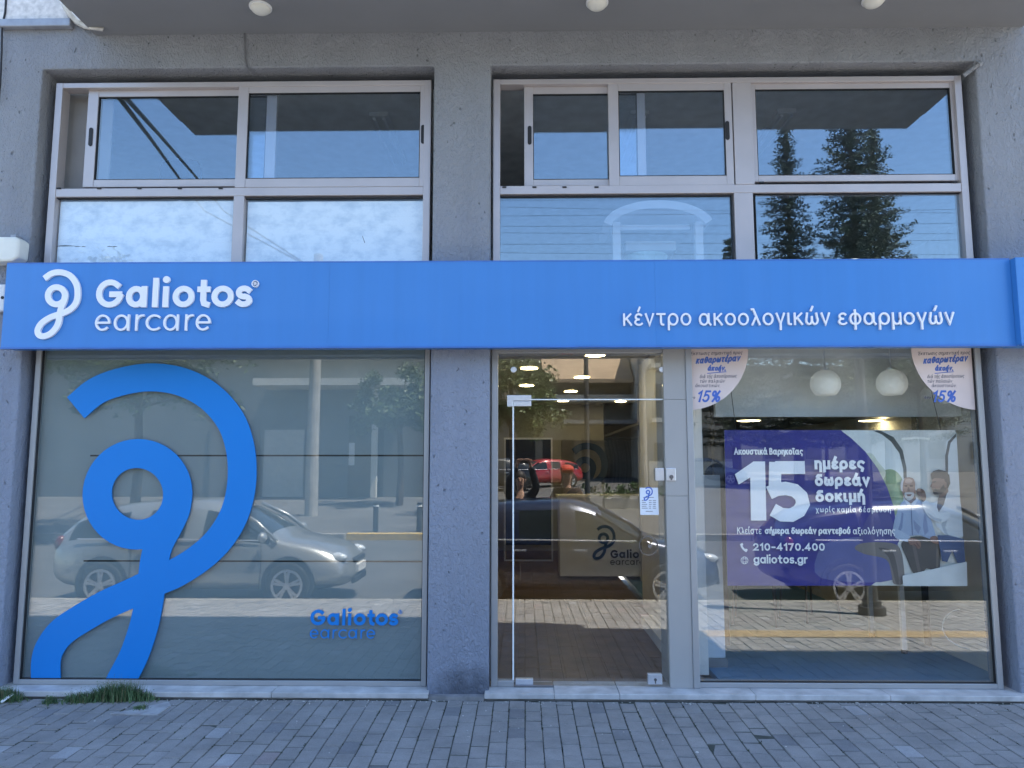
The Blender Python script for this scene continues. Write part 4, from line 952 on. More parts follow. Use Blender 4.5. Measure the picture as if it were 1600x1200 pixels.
flat('printed_brow', (.02, .015, .012), [(1454.5, 752.5), (1460, 751.5), (1460.5, 753), (1455, 754)])
flat('printed_beard', (.022, .016, .013), [(1454, 764.8), (1459, 763.2), (1466, 765), (1472, 757), (1477, 761), (1475, 767), (1467, 773), (1457.5, 772.5), (1455, 769.5), (1458.5, 766.5)], False)
flat('printed_hair', (.014, .011, .011), [(1453.5, 750), (1452, 741), (1456, 736), (1464, 733.5), (1474, 735.5), (1481, 742), (1482.5, 755), (1478.5, 764), (1475.5, 755), (1473, 748), (1464, 747), (1458, 746.5)], False)
flat('printed_ear', (.17, .095, .07), [(1473, 754), (1476.5, 754), (1476, 761), (1473.5, 762)], True)
flat('printed_table', (.62, .64, .63), [(1408, 899), (1508, 877), (1509, 915), (1409, 915)])
Yt = YP0 - .0012 - (lay[0] + 2) * .0004
def pw(nm, t, l, r_, b, x, w_, mt=None, **kw): return text_px(nm, t, l, r_, b, x, w_, Yt, .0006, mt or M_PWHITE, PO, **kw)
pw('poster_text', 'Ακουστικά Βαρηκοΐας' .replace('ΐ', 'ϊ'), 1147, 1255, 710.5, 702.5, 2.0, gap=.22)
pw('poster_text', 'ημέρες', 1273, 1351.5, 733.5, 719, 4.4, gap=.22)
pw('poster_text', 'δωρεάν', 1273.5, 1359.5, 759.5, 745, 4.4, gap=.22)
pw('poster_text', 'δοκιμή', 1274.5, 1352, 784.5, 770, 4.4, gap=.22)
pw('poster_text', 'χωρίς καμία δέσμευση', 1275, 1392, 800.5, 794, 1.2, gap=.5)
pw('poster_text', 'Κλείστε', 1152, 1190, 834.5, 826.5, 1.3)
pw('poster_text', 'σήμερα δωρεάν ραντεβού', 1195, 1329, 834.5, 826.5, 2.2, gap=.2)
pw('poster_text', 'αξιολόγησης', 1333, 1399, 835, 827, 1.3)
pw('poster_text', '210-4170.400', 1177, 1289, 860.5, 851.5, 2.4, gap=.22)
pw('poster_text', 'galiotos.gr', 1177.5, 1262.5, 880.5, 870.5, 2.5, gap=.2)
mb = MB()
mb.poly(Pp((1147, 741), (1176, 721), (1194, 721), (1196, 813), (1172, 813), (1171, 746), (1153, 757)), Yt, Yt + .0006)
five = [(1256, 730.5), (1210, 730.5), (1208, 770), (1226, 762), (1240, 765), (1250, 774), (1253, 786), (1247, 798), (1236, 804), (1222, 803), (1205, 795)]
mb.stroke(px_path([five[0], five[1]], YP0), .105, Yt, Yt + .0006); mb.stroke(px_path([(1210, 722), (1209, 768)], YP0), .1, Yt - .0002, Yt + .0006)
mb.stroke(px_path([(1200, 770), (1212, 764.5), (1226, 763), (1240, 766), (1250, 775), (1253, 787), (1247, 798), (1235, 804.5), (1220, 804), (1206, 796)], YP0), .108, Yt - .0004, Yt + .0006)
mb.build('big_numeral', M_PWHITE, PO)
mb = MB(); mb.stroke(px_path([(1157, 850), (1158, 854), (1161, 858), (1165, 860)], YP0), .016, Yt, Yt + .0006); mb.stroke(px_path([(1156.5, 849), (1158.5, 852)], YP0), .024, Yt - .0002, Yt + .0006); mb.stroke(px_path([(1163, 858.5), (1166, 860.5)], YP0), .024, Yt - .0002, Yt + .0006)
c = at(1162, 875, YP0)
for rx in (.028, .013): mb.stroke([(c.x + rx * math.cos(R(a)), c.z + .028 * math.sin(R(a))) for a in range(0, 360, 20)], .004, Yt - rx * .01, Yt + .0006, True)
for dz in (-.012, .012): mb.stroke([(c.x - .026, c.z + dz), (c.x + .026, c.z + dz)], .0035, Yt - .0005, Yt + .0006)
mb.build('contact_icon', M_PWHITE, PO)
mb = MB(); 
for px in (1150, 1470): q = at(px, 672, YP); mb.tube([(q.x, YP + .002, q.z), (q.x, YP + .3, 2.94)], .0025, 6)
mb.build('hanging_wire', M_CABLE, PO)
# table
TB = empty('white_table', at(1460, 1020, 1.2), 'white table with slim square legs behind the shop window', 'table')
yt = 1.05; xl, xr = ax(1413, 1018, yt), ax(1552, 1022, yt); zt_ = az(1413, 905, yt)
mb = MB(); mb.box(xl - .04, xr + .02, yt - .04, yt + .75, zt_, zt_ + .035); mb.build('tabletop', M_WHITE, TB, bevel=.004)
for (x, y) in ((xl, yt), (xr - .1, yt + .03), (xl + .02, yt + .68), (xr - .08, yt + .68)):
    mb = MB(); mb.box(x - .021, x + .021, y - .021, y + .021, .03, zt_ - .001); mb.build('leg', M_WHITE, TB, bevel=.003)
    mb = MB(); mb.disc((x, y, .015), (0, 0, 1), .028, .03, 16); mb.build('foot', M_RUB, TB)
# chair behind the poster
def chair(px, py, yy, rz, lab):
    o = empty('visitor_chair', (0, 0, 0), lab, 'chair', 'dark chairs behind the poster'); m = M_INTD
    for x in (-.2, .2):
        for y in (-.2, .2):
            mb = MB(); mb.tube([(x * 1.12, y * 1.12, 0), (x, y, .44)], .012, 8); mb.build('leg', MATS['dark_steel'], o)
    mb = MB(); mb.box(-.23, .23, -.23, .23, .44, .49); mb.build('seat', m, o, bevel=.02)
    mb = MB(); mb.box(-.23, .23, .2, .24, .55, .9); mb.build('backrest', m, o, bevel=.02)
    for x in (-.2, .2): mb = MB(); mb.tube([(x, .2, .45), (x, .225, .6)], .012, 8); mb.build('back_post', MATS['dark_steel'], o)
    p = at(px, py, yy); o.location = (p.x, yy, 0); o.rotation_euler.z = rz
chair(1180, 965, 2.4, R(160), 'dark visitor chair standing behind the left half of the poster')
chair(1265, 965, 2.6, R(200), 'dark visitor chair behind the middle of the poster')
g0 = None
for px, py, nm in ((1289.5, 600, 'white opal globe lamp above the middle of the poster'), (1393.5, 599, 'white opal globe lamp above the right part of the poster')):
    Yg = .36; p = at(px, py, Yg)
    if g0 is None:
        g0 = empty('globe_lamp', (0, 0, 0), nm, 'lamp', 'globe lamps over the window display'); L = g0
        mb = MB(); mb.sphere((0, 0, 0), .124, 32, 20, z0=-.8); mb.build('globe', M_GLOBE, g0, smooth=True)
        mb = MB(); mb.tube([(0, 0, .12), (0, 0, .5)], .006, 8); mb.build('stem', M_CHROME, g0)
        mb = MB(); mb.disc((0, 0, .125), (0, 0, 1), .035, .02, 20); mb.build('cap', M_CHROME, g0)
    else: L = copy_tree(g0); L['label'] = nm
    L.location = p
# cable loop on the blue floor
q = at(1515, 1010, .75); mb = MB(); mb.tube([q + Vector((.2 * math.cos(a) * (1 + .04 * a), .05 * math.sin(a), .16 * math.sin(a) + .03 + .12)) for a in [1.2 + i * .28 for i in range(18)]], .006, 8)
tag(mb.build('cable_loop', M_WHITE), 'white cable loop hanging near the floor by the right table leg', 'cable')

# ------------------------------------------------------------------ upper floor behind the windows
mb = MB(); mb.box(-6.4, 6.6, .32, 6.6, 3.2, 3.3); st(mb, 'upper_floor', mat('upper_floor_tile', (.3, .29, .27), .7))
mb = MB(); mb.box(-6.4, 6.6, .3, 6.6, 5.35, 5.45); st(mb, 'upper_ceiling', mat('upper_ceiling_paint', (.82, .82, .8), .8))
mb = MB(); mb.box(-6.4, 6.6, 6.5, 6.6, 3.4, 5.35); mb.box(-6.5, -6.4, .3, 6.6, 3.4, 5.35); mb.box(6.6, 6.7, .3, 6.6, 3.4, 5.35); st(mb, 'upper_wall', mat('upper_room_paint', (.6, .6, .6), .8))
mb = MB()
xw = ax(137, 210, .3); mb.add([(ax(96, 210, .12), .12, 3.4), (xw + .3, .16, 3.4), (xw + .3, .16, 5.3), (ax(96, 210, .12), .12, 5.3)], [(0, 1, 2, 3)])
o = mb.build('roller_blind', mat('blind_cloth', (.3, .29, .28), .8, var=.05)); sm = o.modifiers.new('s', 'SOLIDIFY'); sm.thickness = .01
tag(o, 'grey blind seen in the open gap at the left end of the left upper window', 'blind')
f0 = None
for x, nm in ((-1.5, 'twin tube ceiling light behind the left upper window'), (1.2, 'twin tube ceiling light behind the sliding sashes of the right upper window'), (2.7, 'twin tube ceiling light behind the fixed right upper pane')):
    if f0 is None:
        f0 = empty('tube_light', (0, 0, 0), nm, 'ceiling light', 'twin tube lights on the upper ceiling'); L = f0
        mb = MB(); mb.box(-.1, .1, -.62, .62, -.05, 0); mb.build('housing', M_WHITE, f0, bevel=.008)
        for s_ in (-.05, .05): mb = MB(); mb.tube([(s_, -.6, -.07), (s_, .6, -.07)], .016, 10); mb.build('tube', M_TUBE, f0)
    else: L = copy_tree(f0); L['label'] = nm
    L.location = (x, 1.9, 5.345)
CH = empty('office_chair', at(281, 330, .9), 'dark rounded chair back behind the left sash of the left upper window', 'chair')
mb = MB(); q = [(248, 282), (249, 262), (254, 251), (264, 247.5), (281, 246.5), (298, 247.5), (308, 251), (313, 262), (314, 282), (311, 305), (251, 305)]
mb.poly([(at(*p, .9).x, at(*p, .9).z) for p in q], .9, .96); mb.build('backrest', M_NAVY, CH, bevel=.02)
mb = MB(); q = at(281, 300, .97); mb.tube([(q.x, .985, 3.3), (q.x, .985, q.z)], .03, 10); mb.build('post', M_CHROME, CH)
mb = MB(); mb.disc((q.x, 1.2, 3.75), (0, 0, 1), .25, .08, 20); mb.build('seat', M_NAVY, CH, bevel=.02)
# arched white booth standing inside the upper floor
ya = .6; BO = empty('arched_booth', at(1030, 410, ya), 'white arched display booth behind the middle lower pane of the upper windows', 'booth')
xa, xb = ax(957, 380, ya), ax(1100, 380, ya); za, zt_ = az(960, 350, ya), az(1030, 318, ya)
mb = MB(); xc = (xa + xb) / 2; hw = (xb - xa) / 2
archp = [(xc + hw * 1.12 * math.cos(R(a)), za - .04 + (zt_ - za + .02) * math.sin(R(a)) * 1.0) for a in range(172, 7, -8)]
mb.stroke(archp, .075, ya - .04, ya + .5); mb.build('arch', M_WHITE, BO)
for x in (xa + .04, xb - .04): mb = MB(); mb.box(x - .035, x + .035, ya, ya + .07, 3.4, za + .02); mb.build('post', M_WHITE, BO)
mb = MB(); q, r_ = at(968, 346, ya), at(1082, 353, ya); mb.box(q.x, r_.x, ya + .1, ya + .15, r_.z, q.z); mb.build('valance', M_WHITE, BO)
mb = MB(); q, r_ = at(980, 372, ya), at(1060, 386, ya); mb.box(q.x, r_.x, ya + .1, ya + .4, r_.z, q.z); mb.build('shelf', M_INT, BO)
mb = MB(); q = at(1015, 400, ya); mb.tube([(q.x, ya + .2, 3.4), (q.x, ya + .2, az(1015, 392, ya))], .16, 24, r2=.2); mb.build('drum', mat('pale_green', (.4, .55, .5), .6), BO)
#PART4
# ------------------------------------------------------------------ the street behind the camera (seen in the glass)
def paint(name, col, metal=.5, rough=.28): return mat(name, col, rough, metal=metal, var=.03, scale=2, coat=.8)
M_TYRE = mat('tyre_rubber', (.018, .018, .018), .85)
M_RIM = mat('alloy_rim', (.62, .63, .65), .28, metal=.85)
M_CARGLASS = mat('car_glass', (.015, .02, .022), .06, var=.02, spec=.8)
M_HEADL = mat('headlamp_lens', (.75, .78, .8), .12, metal=.3, spec=.9)
M_TAILL = mat('tail_lamp', (.12, .015, .015), .2)
M_PLATE = mat('number_plate', (.7, .7, .68), .5)
CAR_ST = [  # x, half width, bottom, belt height, belt half width, top, top half width
 (-2.14, .62, .40, .80, .60, .86, .50), (-2.06, .80, .30, .86, .74, 1.02, .62), (-1.86, .85, .24, .93, .80, 1.24, .57), (-1.62, .86, .22, .94, .82, 1.36, .59),
 (-.95, .865, .2, .94, .835, 1.455, .61), (-.85, .865, .2, .94, .835, 1.465, .615), (-.08, .865, .2, .93, .835, 1.49, .62), (.02, .865, .2, .93, .835, 1.485, .62),
 (.38, .865, .2, .92, .83, 1.42, .60), (1.12, .865, .2, .905, .80, .965, .66), (1.22, .865, .2, .895, .79, .94, .64), (1.7, .855, .22, .82, .74, .86, .56), (2.0, .79, .24, .70, .66, .74, .48), (2.14, .62, .3, .55, .52, .60, .36)]
def make_car(name, col, label, loc, rz=0, sc=1.0, metal=.5):
    root = empty(name, (0, 0, 0), label, 'car', 'cars parked along the kerb')
    pm = paint(name + '_paint' + str(col), col, metal)
    me = bpy.data.meshes.new('tmp'); vs = []; fs = []; role = []
    def ringpts(s_):
        x, w, zb, zl, wb, zt_, wt = s_; zm = zb + (zl - zb) * .55
        h = [(0, zb), (w * .8, zb), (w, zb + .13), (w, zm), (wb, zl), (wt, zt_ - (.07 if zt_ - zl > .2 else .02)), (wt * .72, zt_), (0, zt_ + .015)]
        return [(x, y, z) for y, z in h] + [(x, -y, z) for y, z in h[-2:0:-1]]
    N = 14
    for s_ in CAR_ST: vs += ringpts(s_)
    for i in range(len(CAR_ST) - 1):
        for j in range(N):
            fs.append((i * N + j, i * N + (j + 1) % N, (i + 1) * N + (j + 1) % N, (i + 1) * N + j)); r_ = 0
            if j in (4, 9) and i in (2, 3, 5, 7, 8): r_ = 2
            if j in (5, 6, 7, 8) and i == 8: r_ = 1
            if j in (5, 6, 7, 8) and i == 1: r_ = 3
            role.append(r_)
    fs.append(tuple(range(N - 1, -1, -1))); fs.append(tuple((len(CAR_ST) - 1) * N + j for j in range(N))); role += [0, 0]
    me.from_pydata(vs, [], fs)
    for m in range(4): me.materials.append(pm)
    for p, r_ in zip(me.polygons, role): p.material_index = r_
    tmp = bpy.data.objects.new('tmp', me); C.objects.link(tmp); sm = tmp.modifiers.new('s', 'SUBSURF'); sm.levels = sm.render_levels = 3
    bpy.context.view_layer.update(); dg = bpy.context.evaluated_depsgraph_get()
    full = bpy.data.meshes.new_from_object(tmp.evaluated_get(dg)); bpy.data.objects.remove(tmp)
    for r_, nm, m in ((0, 'body', pm), (1, 'windscreen', M_CARGLASS), (2, 'side_glass', M_CARGLASS), (3, 'rear_window', M_CARGLASS)):
        mb = MB(); idx = {}
        for p in full.polygons:
            if p.material_index != r_: continue
            f = []
            for vi in p.vertices:
                if vi not in idx: idx[vi] = len(mb.v); mb.v.append(tuple(full.vertices[vi].co))
                f.append(idx[vi])
            mb.f.append(tuple(f)); mb.m.append(0)
        mb.build(nm, m, root, smooth=True)
    for s_ in (-1, 1):
        mb = MB(); mb.tube([(1.13, s_ * .80, .915), (.8, s_ * .72, 1.18), (.40, s_ * .615, 1.385)], .03, 8); mb.build('pillar', pm, root, smooth=True)
        for x, nm in ((1.32, 'front'), (-1.3, 'rear')):
            mb = MB(); mb.disc((x, s_ * .845, .34), (0, 1, 0), .37, .05, 36); mb.build('wheel_arch', M_RUB, root)
            wl = MB(); wl.disc((x, s_ * .80, .315), (0, 1, 0), .315, .19, 40); t = wl.build('wheel', M_TYRE, root, bevel=.03)
            rm = MB()
            rm.stroke([(x + .205 * math.cos(R(a)), .315 + .205 * math.sin(R(a))) for a in range(0, 360, 10)], .03, s_ * .898 - .012, s_ * .898 + .012, True)
            for q in range(5):
                for dq in (-8, 8):
                    a = R(q * 72 + 18 + dq); rm.stroke([(x + .03 * math.cos(a), .315 + .03 * math.sin(a)), (x + .2 * math.cos(a), .315 + .2 * math.sin(a))], .032, s_ * .898 - .01 - .001 * q, s_ * .898 + .01 + .001 * q)
            rm.disc((x, s_ * .9, .315), (0, 1, 0), .05, .03, 20); rm.build('rim', M_RIM, t)
        mb = MB(); mb.sphere((1.93, s_ * .60, .665), .12, 16, 10, 1.35, .75, .6); mb.build('headlight', M_HEADL, root, smooth=True)
        mb = MB(); mb.sphere((-2.02, s_ * .68, .86), .11, 14, 10, .7, .7, 1.1); mb.build('tail_light', M_TAILL, root, smooth=True)
        mb = MB(); mb.sphere((.98, s_ * .96, .98), .1, 14, 10, .6, 1, .75); mb.build('mirror', pm, root, smooth=True)
        for x in (-.72, .12): mb = MB(); mb.box(x - .09, x + .09, s_ * .872 - .012, s_ * .872 + .012, .79, .815); mb.build('door_handle', M_CHROME, root, bevel=.006)
        mb = MB()
        for x in (-.92, -.03, .92): mb.tube([(x, s_ * .867, .26), (x + .02, s_ * .868, .6), (x, s_ * .838, .92)], .007, 5)
        mb.build('door_gap', M_RUB, root)
        mb = MB(); mb.tube([(-1.7, s_ * .822, .945), (-.5, s_ * .838, .945), (.9, s_ * .815, .925)], .009, 6); mb.build('belt_trim', M_CHROME, root)
    mb = MB(); mb.box(2.08, 2.15, -.34, .34, .56, .63); mb.box(2.10, 2.16, -.4, .4, .27, .37); mb.build('grille', M_RUB, root, bevel=.02)
    mb = MB(); mb.box(2.13, 2.175, -.26, .26, .42, .53); mb.build('plate', M_PLATE, root)
    root.location = loc; root.rotation_euler.z = rz; root.scale = (sc, sc, sc); return root
YC = -KERB - .06 - .87
make_car('parked_car', (.37, .375, .365), 'silver hatchback parked at the kerb opposite the frosted window', (-4.62, YC, ROADZ), metal=.55)
make_car('parked_car', (.012, .02, .05), 'dark blue hatchback parked at the kerb opposite the door', (.66, YC, ROADZ), metal=.3)
make_car('parked_car', (.016, .02, .032), 'black hatchback parked at the kerb opposite the poster window', (5.75, YC, ROADZ), metal=.3)
p = mir(838, 762, 34); make_car('parked_car', (.38, .025, .03), 'red hatchback parked across the road beyond the two people', (p.x + .3, p.y, gz(34)), R(155), 1.0, .1)
p = mir(800, 762, 31); make_car('parked_car', (.018, .02, .022), 'black car parked across the road in front of the red one', (p.x - 1.2, p.y, gz(31)), R(170), 1.1, .2)
p = mir(1105, 745, 36); make_car('parked_car', (.2, .22, .25), 'grey hatchback parked across the road on the right', (p.x, p.y, gz(36)), R(20), 1.0, .4)

# --- trees: tapered trunk and limbs, crowns of leaf-sized faces
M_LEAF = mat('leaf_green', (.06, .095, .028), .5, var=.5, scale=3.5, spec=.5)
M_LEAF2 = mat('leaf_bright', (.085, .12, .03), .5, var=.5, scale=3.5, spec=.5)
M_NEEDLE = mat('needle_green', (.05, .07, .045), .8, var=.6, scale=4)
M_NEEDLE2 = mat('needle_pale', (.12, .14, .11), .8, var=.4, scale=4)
def leafball(mb, rnd, c, r, n, s, sq=.8):
    for _ in range(n):
        d = Vector((rnd.gauss(0, 1), rnd.gauss(0, 1), rnd.gauss(0, 1))).normalized() * r * (rnd.random() ** .45)
        p = Vector(c) + Vector((d.x, d.y, d.z * sq)); a = Vector((rnd.gauss(0, 1), rnd.gauss(0, 1), rnd.gauss(0, .6))).normalized()
        b = a.cross(Vector((rnd.gauss(0, 1), rnd.gauss(0, 1), rnd.gauss(0, 1)))).normalized(); q = s * rnd.uniform(.6, 1.3)
        mb.add([p - a * q, p + b * q * .5, p + a * q, p - b * q * .5], [(0, 1, 2, 3)])
def tree(px, k, zc, r, label, m, seed, n=46, leaves=150, s=.085, base=None):
    rnd = random.Random(seed); x = mir(px, 700, k).x; zb = base if base is not None else (gz(k) if k > 14 else ROADZ)
    t = empty('street_tree', (x, -k, zb), label, 'tree', 'street trees across the road'); tr = MB(); cr = MB()
    tr.tube([(x, -k, zb - .1), (x + .06, -k, zb + (zc - zb) * .35), (x - .03, -k + .05, zc - r * .25), (x, -k, zc + r * .4)], [.16, .12, .09, .03], 10)
    for i in range(n):
        a = rnd.uniform(0, 6.28); e = rnd.uniform(-.75, 1); rr = r * rnd.uniform(.35, 1.0); h = math.sqrt(max(0, 1 - e * e))
        c = Vector((x + math.cos(a) * h * rr, -k + math.sin(a) * h * rr, zc + e * rr * .85))
        if i % 4 == 0: tr.tube([(x, -k, zc - r * .5), (Vector((x, -k, zc - r * .3)) + c) / 2, c], .05, 6, r2=.012)
        leafball(cr, rnd, c, r * rnd.uniform(.16, .3), leaves, s)
    tr.build('trunk', M_TRUNK, t); cr.build('crown', m, t)
tree(215, 15, 4.9, 3.1, 'broad green street tree across the road behind the silver car', M_LEAF, 11, 70, 170, .09)
tree(625, 23, 3.9, 1.9, 'small street tree beside the concrete pole', M_LEAF, 12)
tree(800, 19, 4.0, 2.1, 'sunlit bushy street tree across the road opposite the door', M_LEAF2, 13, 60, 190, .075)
tree(1440, 30, 7.2, 4.0, 'large dark tree across the road on the right', M_LEAF, 14, 70, 160, .11)
tree(1290, 44, 6.0, 3.2, 'distant tree left of the large dark one', M_LEAF, 15)
def conifer(px, k, ztop, rbase, label, seed, m, zb0=2.5):
    rnd = random.Random(seed); x = mir(px, 400, k).x; zb = gz(k)
    t = empty('conifer', (x, -k, zb), label, 'tree', 'tall conifers across the road'); tr = MB(); cr = MB()
    tr.tube([(x, -k, zb - .1), (x + .1, -k, zb + 6), (x, -k, ztop)], [.28, .2, .03], 10)
    z = zb + zb0
    while z < ztop - .2:
        f = (ztop - z) / (ztop - zb - zb0); rr = rbase * (f ** 1.05) * rnd.uniform(.65, 1.15) + .25
        nb = rnd.randint(6, 9); a0 = rnd.uniform(0, 6.28)
        for b in range(nb):
            a = a0 + b * 6.28 / nb + rnd.uniform(-.35, .35); L = rr * rnd.uniform(.6, 1.15)
            d = Vector((math.cos(a), math.sin(a), 0)); p0 = Vector((x, -k, z)); ns = max(3, int(L / .16))
            tip = p0 + d * L + Vector((0, 0, -.12 * L + .08)); tr.tube([p0, p0 + d * L * .5 + Vector((0, 0, -.1 * L)), tip], .03, 4, r2=.008, cap=False)
            for i in range(ns):
                q = (i + .6) / ns; c = p0 + d * L * q + Vector((0, 0, -.1 * L * math.sin(q * 3.1) - .02))
                leafball(cr, rnd, c, .13 + .16 * math.sin(q * 2.6), 13, .075, .7)
        z += rnd.uniform(.3, .46)
    tr.build('trunk', M_TRUNK, t); cr.build('crown', m, t)
zt1 = mir(1232, 190, 34).z
conifer(1234, 34, zt1, 4.0, 'slimmer of the two tall conifers across the road', 21, M_NEEDLE)
conifer(1336, 33, zt1 + 5.5, 4.4, 'taller and wider conifer across the road', 22, M_NEEDLE, 3)
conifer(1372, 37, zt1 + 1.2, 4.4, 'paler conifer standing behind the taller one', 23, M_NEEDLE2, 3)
conifer(1140, 40, mir(1140, 372, 40).z, 2.8, 'short distant conifer left of the tall pair', 24, M_NEEDLE)

# --- poles, lamp post, bollards, wires
def pole(px, k, z1, r, label, m, base=None):
    x = mir(px, 700, k).x; zb = base if base is not None else gz(k); t = empty('utility_pole', (x, -k, zb), label, 'pole'); mb = MB()
    mb.tube([(x, -k, zb - .1), (x, -k, z1)], r, 14, r2=r * .72); mb.build('shaft', m, t)
    mb = MB(); mb.box(x - .5, x + .5, -k - .05, -k + .05, z1 - .9, z1 - .8); mb.build('crossarm', M_CONC, t)
    for dx in (-.4, 0, .4): mb = MB(); mb.tube([(x + dx, -k, z1 - .8), (x + dx, -k, z1 - .65)], .04, 8); mb.build('insulator', M_CREAM, t)
pole(489, 19, 9.0, .22, 'thick concrete utility pole across the road seen beside the silver car', M_CONC)
pole(1004, 24, 9.5, .19, 'concrete utility pole across the road right of the door tree', M_CONC)
pole(917, 21, 8.5, .1, 'slim dark pole in front of the striped awning', M_INTD)
x = mir(1362, 960, 3.4).x; LP = empty('street_lamp', (x, -3.4, pav_z(-3.4)), 'dark steel lamp post on the pavement in front of the poster window', 'street lamp'); z = pav_z(-3.4)
mb = MB(); mb.tube([(x, -3.4, z), (x, -3.4, z + 4.1)], .075, 16, r2=.05); mb.build('post', mat('post_paint', (.05, .05, .055), .5), LP)
mb = MB(); mb.disc((x, -3.4, z + .05), (0, 0, 1), .16, .1, 20); mb.disc((x, -3.4, z + .13), (0, 0, 1), .11, .08, 20); mb.build('base', MATS['post_paint'], LP)
mb = MB(); mb.tube([(x, -3.4, z + 4.08), (x, -3.4, z + 4.2)], .035, 8); mb.build('arm', MATS['post_paint'], LP)
mb = MB(); mb.sphere((x, -3.4, z + 4.3), .16, 16, 10); mb.build('lamp_head', M_CREAM, LP, smooth=True)
b0 = None
for px, nm in ((587, 'black bollard on the far corner behind the yellow kerb'), (655, 'second black bollard right of the first one')):
    if b0 is None:
        b0 = empty('bollard', (0, 0, 0), nm, 'bollard', 'bollards on the far corner'); L = b0
        mb = MB(); mb.disc((0, 0, .4), (0, 0, 1), .075, .8, 16); mb.build('post', M_RUB, b0, bevel=.02); mb = MB(); mb.disc((0, 0, .7), (0, 0, 1), .078, .05, 16); mb.build('band', M_WHITE, b0)
    else: L = copy_tree(b0); L['label'] = nm
    p = mir(px, 820, 14.8); L.location = (p.x, p.y, gz(14.8))
w0 = None
for i, (ya_, yb_, k) in enumerate(((312, 306, 16), (322, 334, 17), (336, 328, 15), (352, 350, 16), (362, 366, 17), (380, 376, 15), (393, 399, 16))):
    a = mir(780, ya_, k); b = mir(1507, yb_, k); d = b - a; a2 = a - d * 1.6; b2 = b + d * 1.2; mb = MB()
    mb.tube([a2 + (b2 - a2) * t + Vector((0, 0, -.5 * (1 - (2 * t - 1) ** 2) + .45)) for t in [j / 16 for j in range(17)]],   .0045, 5)
    tag(mb.build('overhead_wire', M_CABLE), 'thin black overhead wire strung along the far side of the road', 'wire', 'overhead wires across the road')
for (pts, nm) in ((((184, 150), (236, 218), (283, 283), (320, 330)), 'thick black cable crossing the street towards the far pole'), (((194, 150), (250, 212), (305, 275), (350, 330)), 'thinner black cable beside the thick one')):
    mb = MB(); ks = (3.2, 8, 15, 22); mb.tube([mir(p[0], p[1], k) for p, k in zip(pts, ks)] + [mir(489, 420 if 'thick ' in nm else 428, 19)], .035 if 'thick ' in nm else .02, 8); tag(mb.build('street_cable', M_CABLE), nm, 'cable')

# --- buildings across the road
def bld(name, loc, lab): return empty(name, loc, lab, 'building')
def bx(nm, par, m, *a, **k): mb = MB(); mb.box(*a); return mb.build(nm, m, par, **k)
M_DKWALL = mat('dark_wall', (.12, .125, .122), .8, var=.2, scale=.6); M_WHWALL = mat('lime_wall', (.6, .57, .5), .85, var=.12, scale=.8)
M_SHADEWIN = mat('dark_window', (.02, .022, .026), .15)
k = 27; zg = gz(27); g = bld('garage_building', (-12, -k, zg), 'dark grey garage building across the road behind the silver car')
x0, x1 = -23, mir(668, 700, k).x; zr = 8.2
bx('wall', g, M_DKWALL, x0, x1, -k - 9, -k, zg - .5, zr); bx('roof_canopy', g, M_WHWALL, mir(395, 600, 25).x, mir(640, 600, 25).x, -k + .02, -k + 2, 5.1, 5.4)
bx('white_panel', g, mat('pale_shutter', (.42, .41, .38), .7), mir(414, 700, k).x, mir(476, 700, k).x, -k + .01, -k + .12, zg, mir(440, 672, k).z)
bx('doorway', g, M_SHADEWIN, mir(545, 700, k).x, mir(600, 700, k).x, -k + .01, -k + .06, zg, mir(570, 650, k).z)
bx('notice', g, M_PLATE, mir(546, 700, k).x, mir(555, 700, k).x, -k + .07, -k + .1, mir(550, 727, k).z, mir(550, 692, k).z)
bx('column', g, M_WHWALL, mir(586, 700, k).x, mir(594, 700, k).x, -k + .5, -k + .8, zg, 5.1)
bx('shutter', g, mat('grey_shutter', (.13, .13, .13), .6), mir(330, 700, k).x, mir(405, 700, k).x, -k + .01, -k + .08, zg, zg + 3.2)
k = 44; zg = gz(44); a_ = bld('apartment_building', (2, -k, zg), 'apartment building across the road with striped awnings over dark balconies')
x0, x1 = mir(700, 650, k).x, mir(992, 650, k).x; M_AWN = mat('striped_awning', (.42, .3, .19), .8, var=.12, scale=1); M_RAIL = mat('balcony_rail', (.05, .05, .055), .6)
bx('wall', a_, mat('ochre_wall', (.3, .26, .2), .85, var=.15, scale=.4), x0, x1, -k - 10, -k, zg - .5, 13.2)
for zf in (6.35,):
    bx('balcony_slab', a_, M_WHWALL, x0 + .3, x1, -k + .01, -k + 1.5, zf - .45, zf)
    r_ = MB()
    for i in range(int((x1 - x0) / .14)): r_.box(x0 + .4 + i * .14, x0 + .43 + i * .14, -k + 1.42, -k + 1.46, zf, zf + 1)
    r_.box(x0 + .3, x1, -k + 1.41, -k + 1.47, zf + 1.0, zf + 1.06); r_.build('balcony_railing', M_RAIL, a_)
    for i in range(3):
        wx = x0 + 1 + i * (x1 - x0) / 3.2; bx('balcony_door', a_, M_SHADEWIN, wx, wx + 1.6, -k + .005, -k + .05, zf, zf + 2.3)
    xa, xb = mir(845, 580, k - 1.5).x, mir(985, 580, k - 1.5).x
    for i in range(2):
        u0 = xa + (xb - xa) * (i * .5 + .005); u1 = xa + (xb - xa) * (i * .5 + .49); mb = MB()
        mb.add([(u0, -k + .05, zf + 2.9), (u1, -k + .05, zf + 2.9), (u1 + .1, -k + 2.2, zf + .95), (u0 + .1, -k + 2.2, zf + .95), (u1 + .1, -k + 2.2, zf + .72), (u0 + .1, -k + 2.2, zf + .72)], [(0, 3, 2, 1), (3, 5, 4, 2)])
        o = mb.build('awning', M_AWN, a_); sm = o.modifiers.new('s', 'SOLIDIFY'); sm.thickness = .03
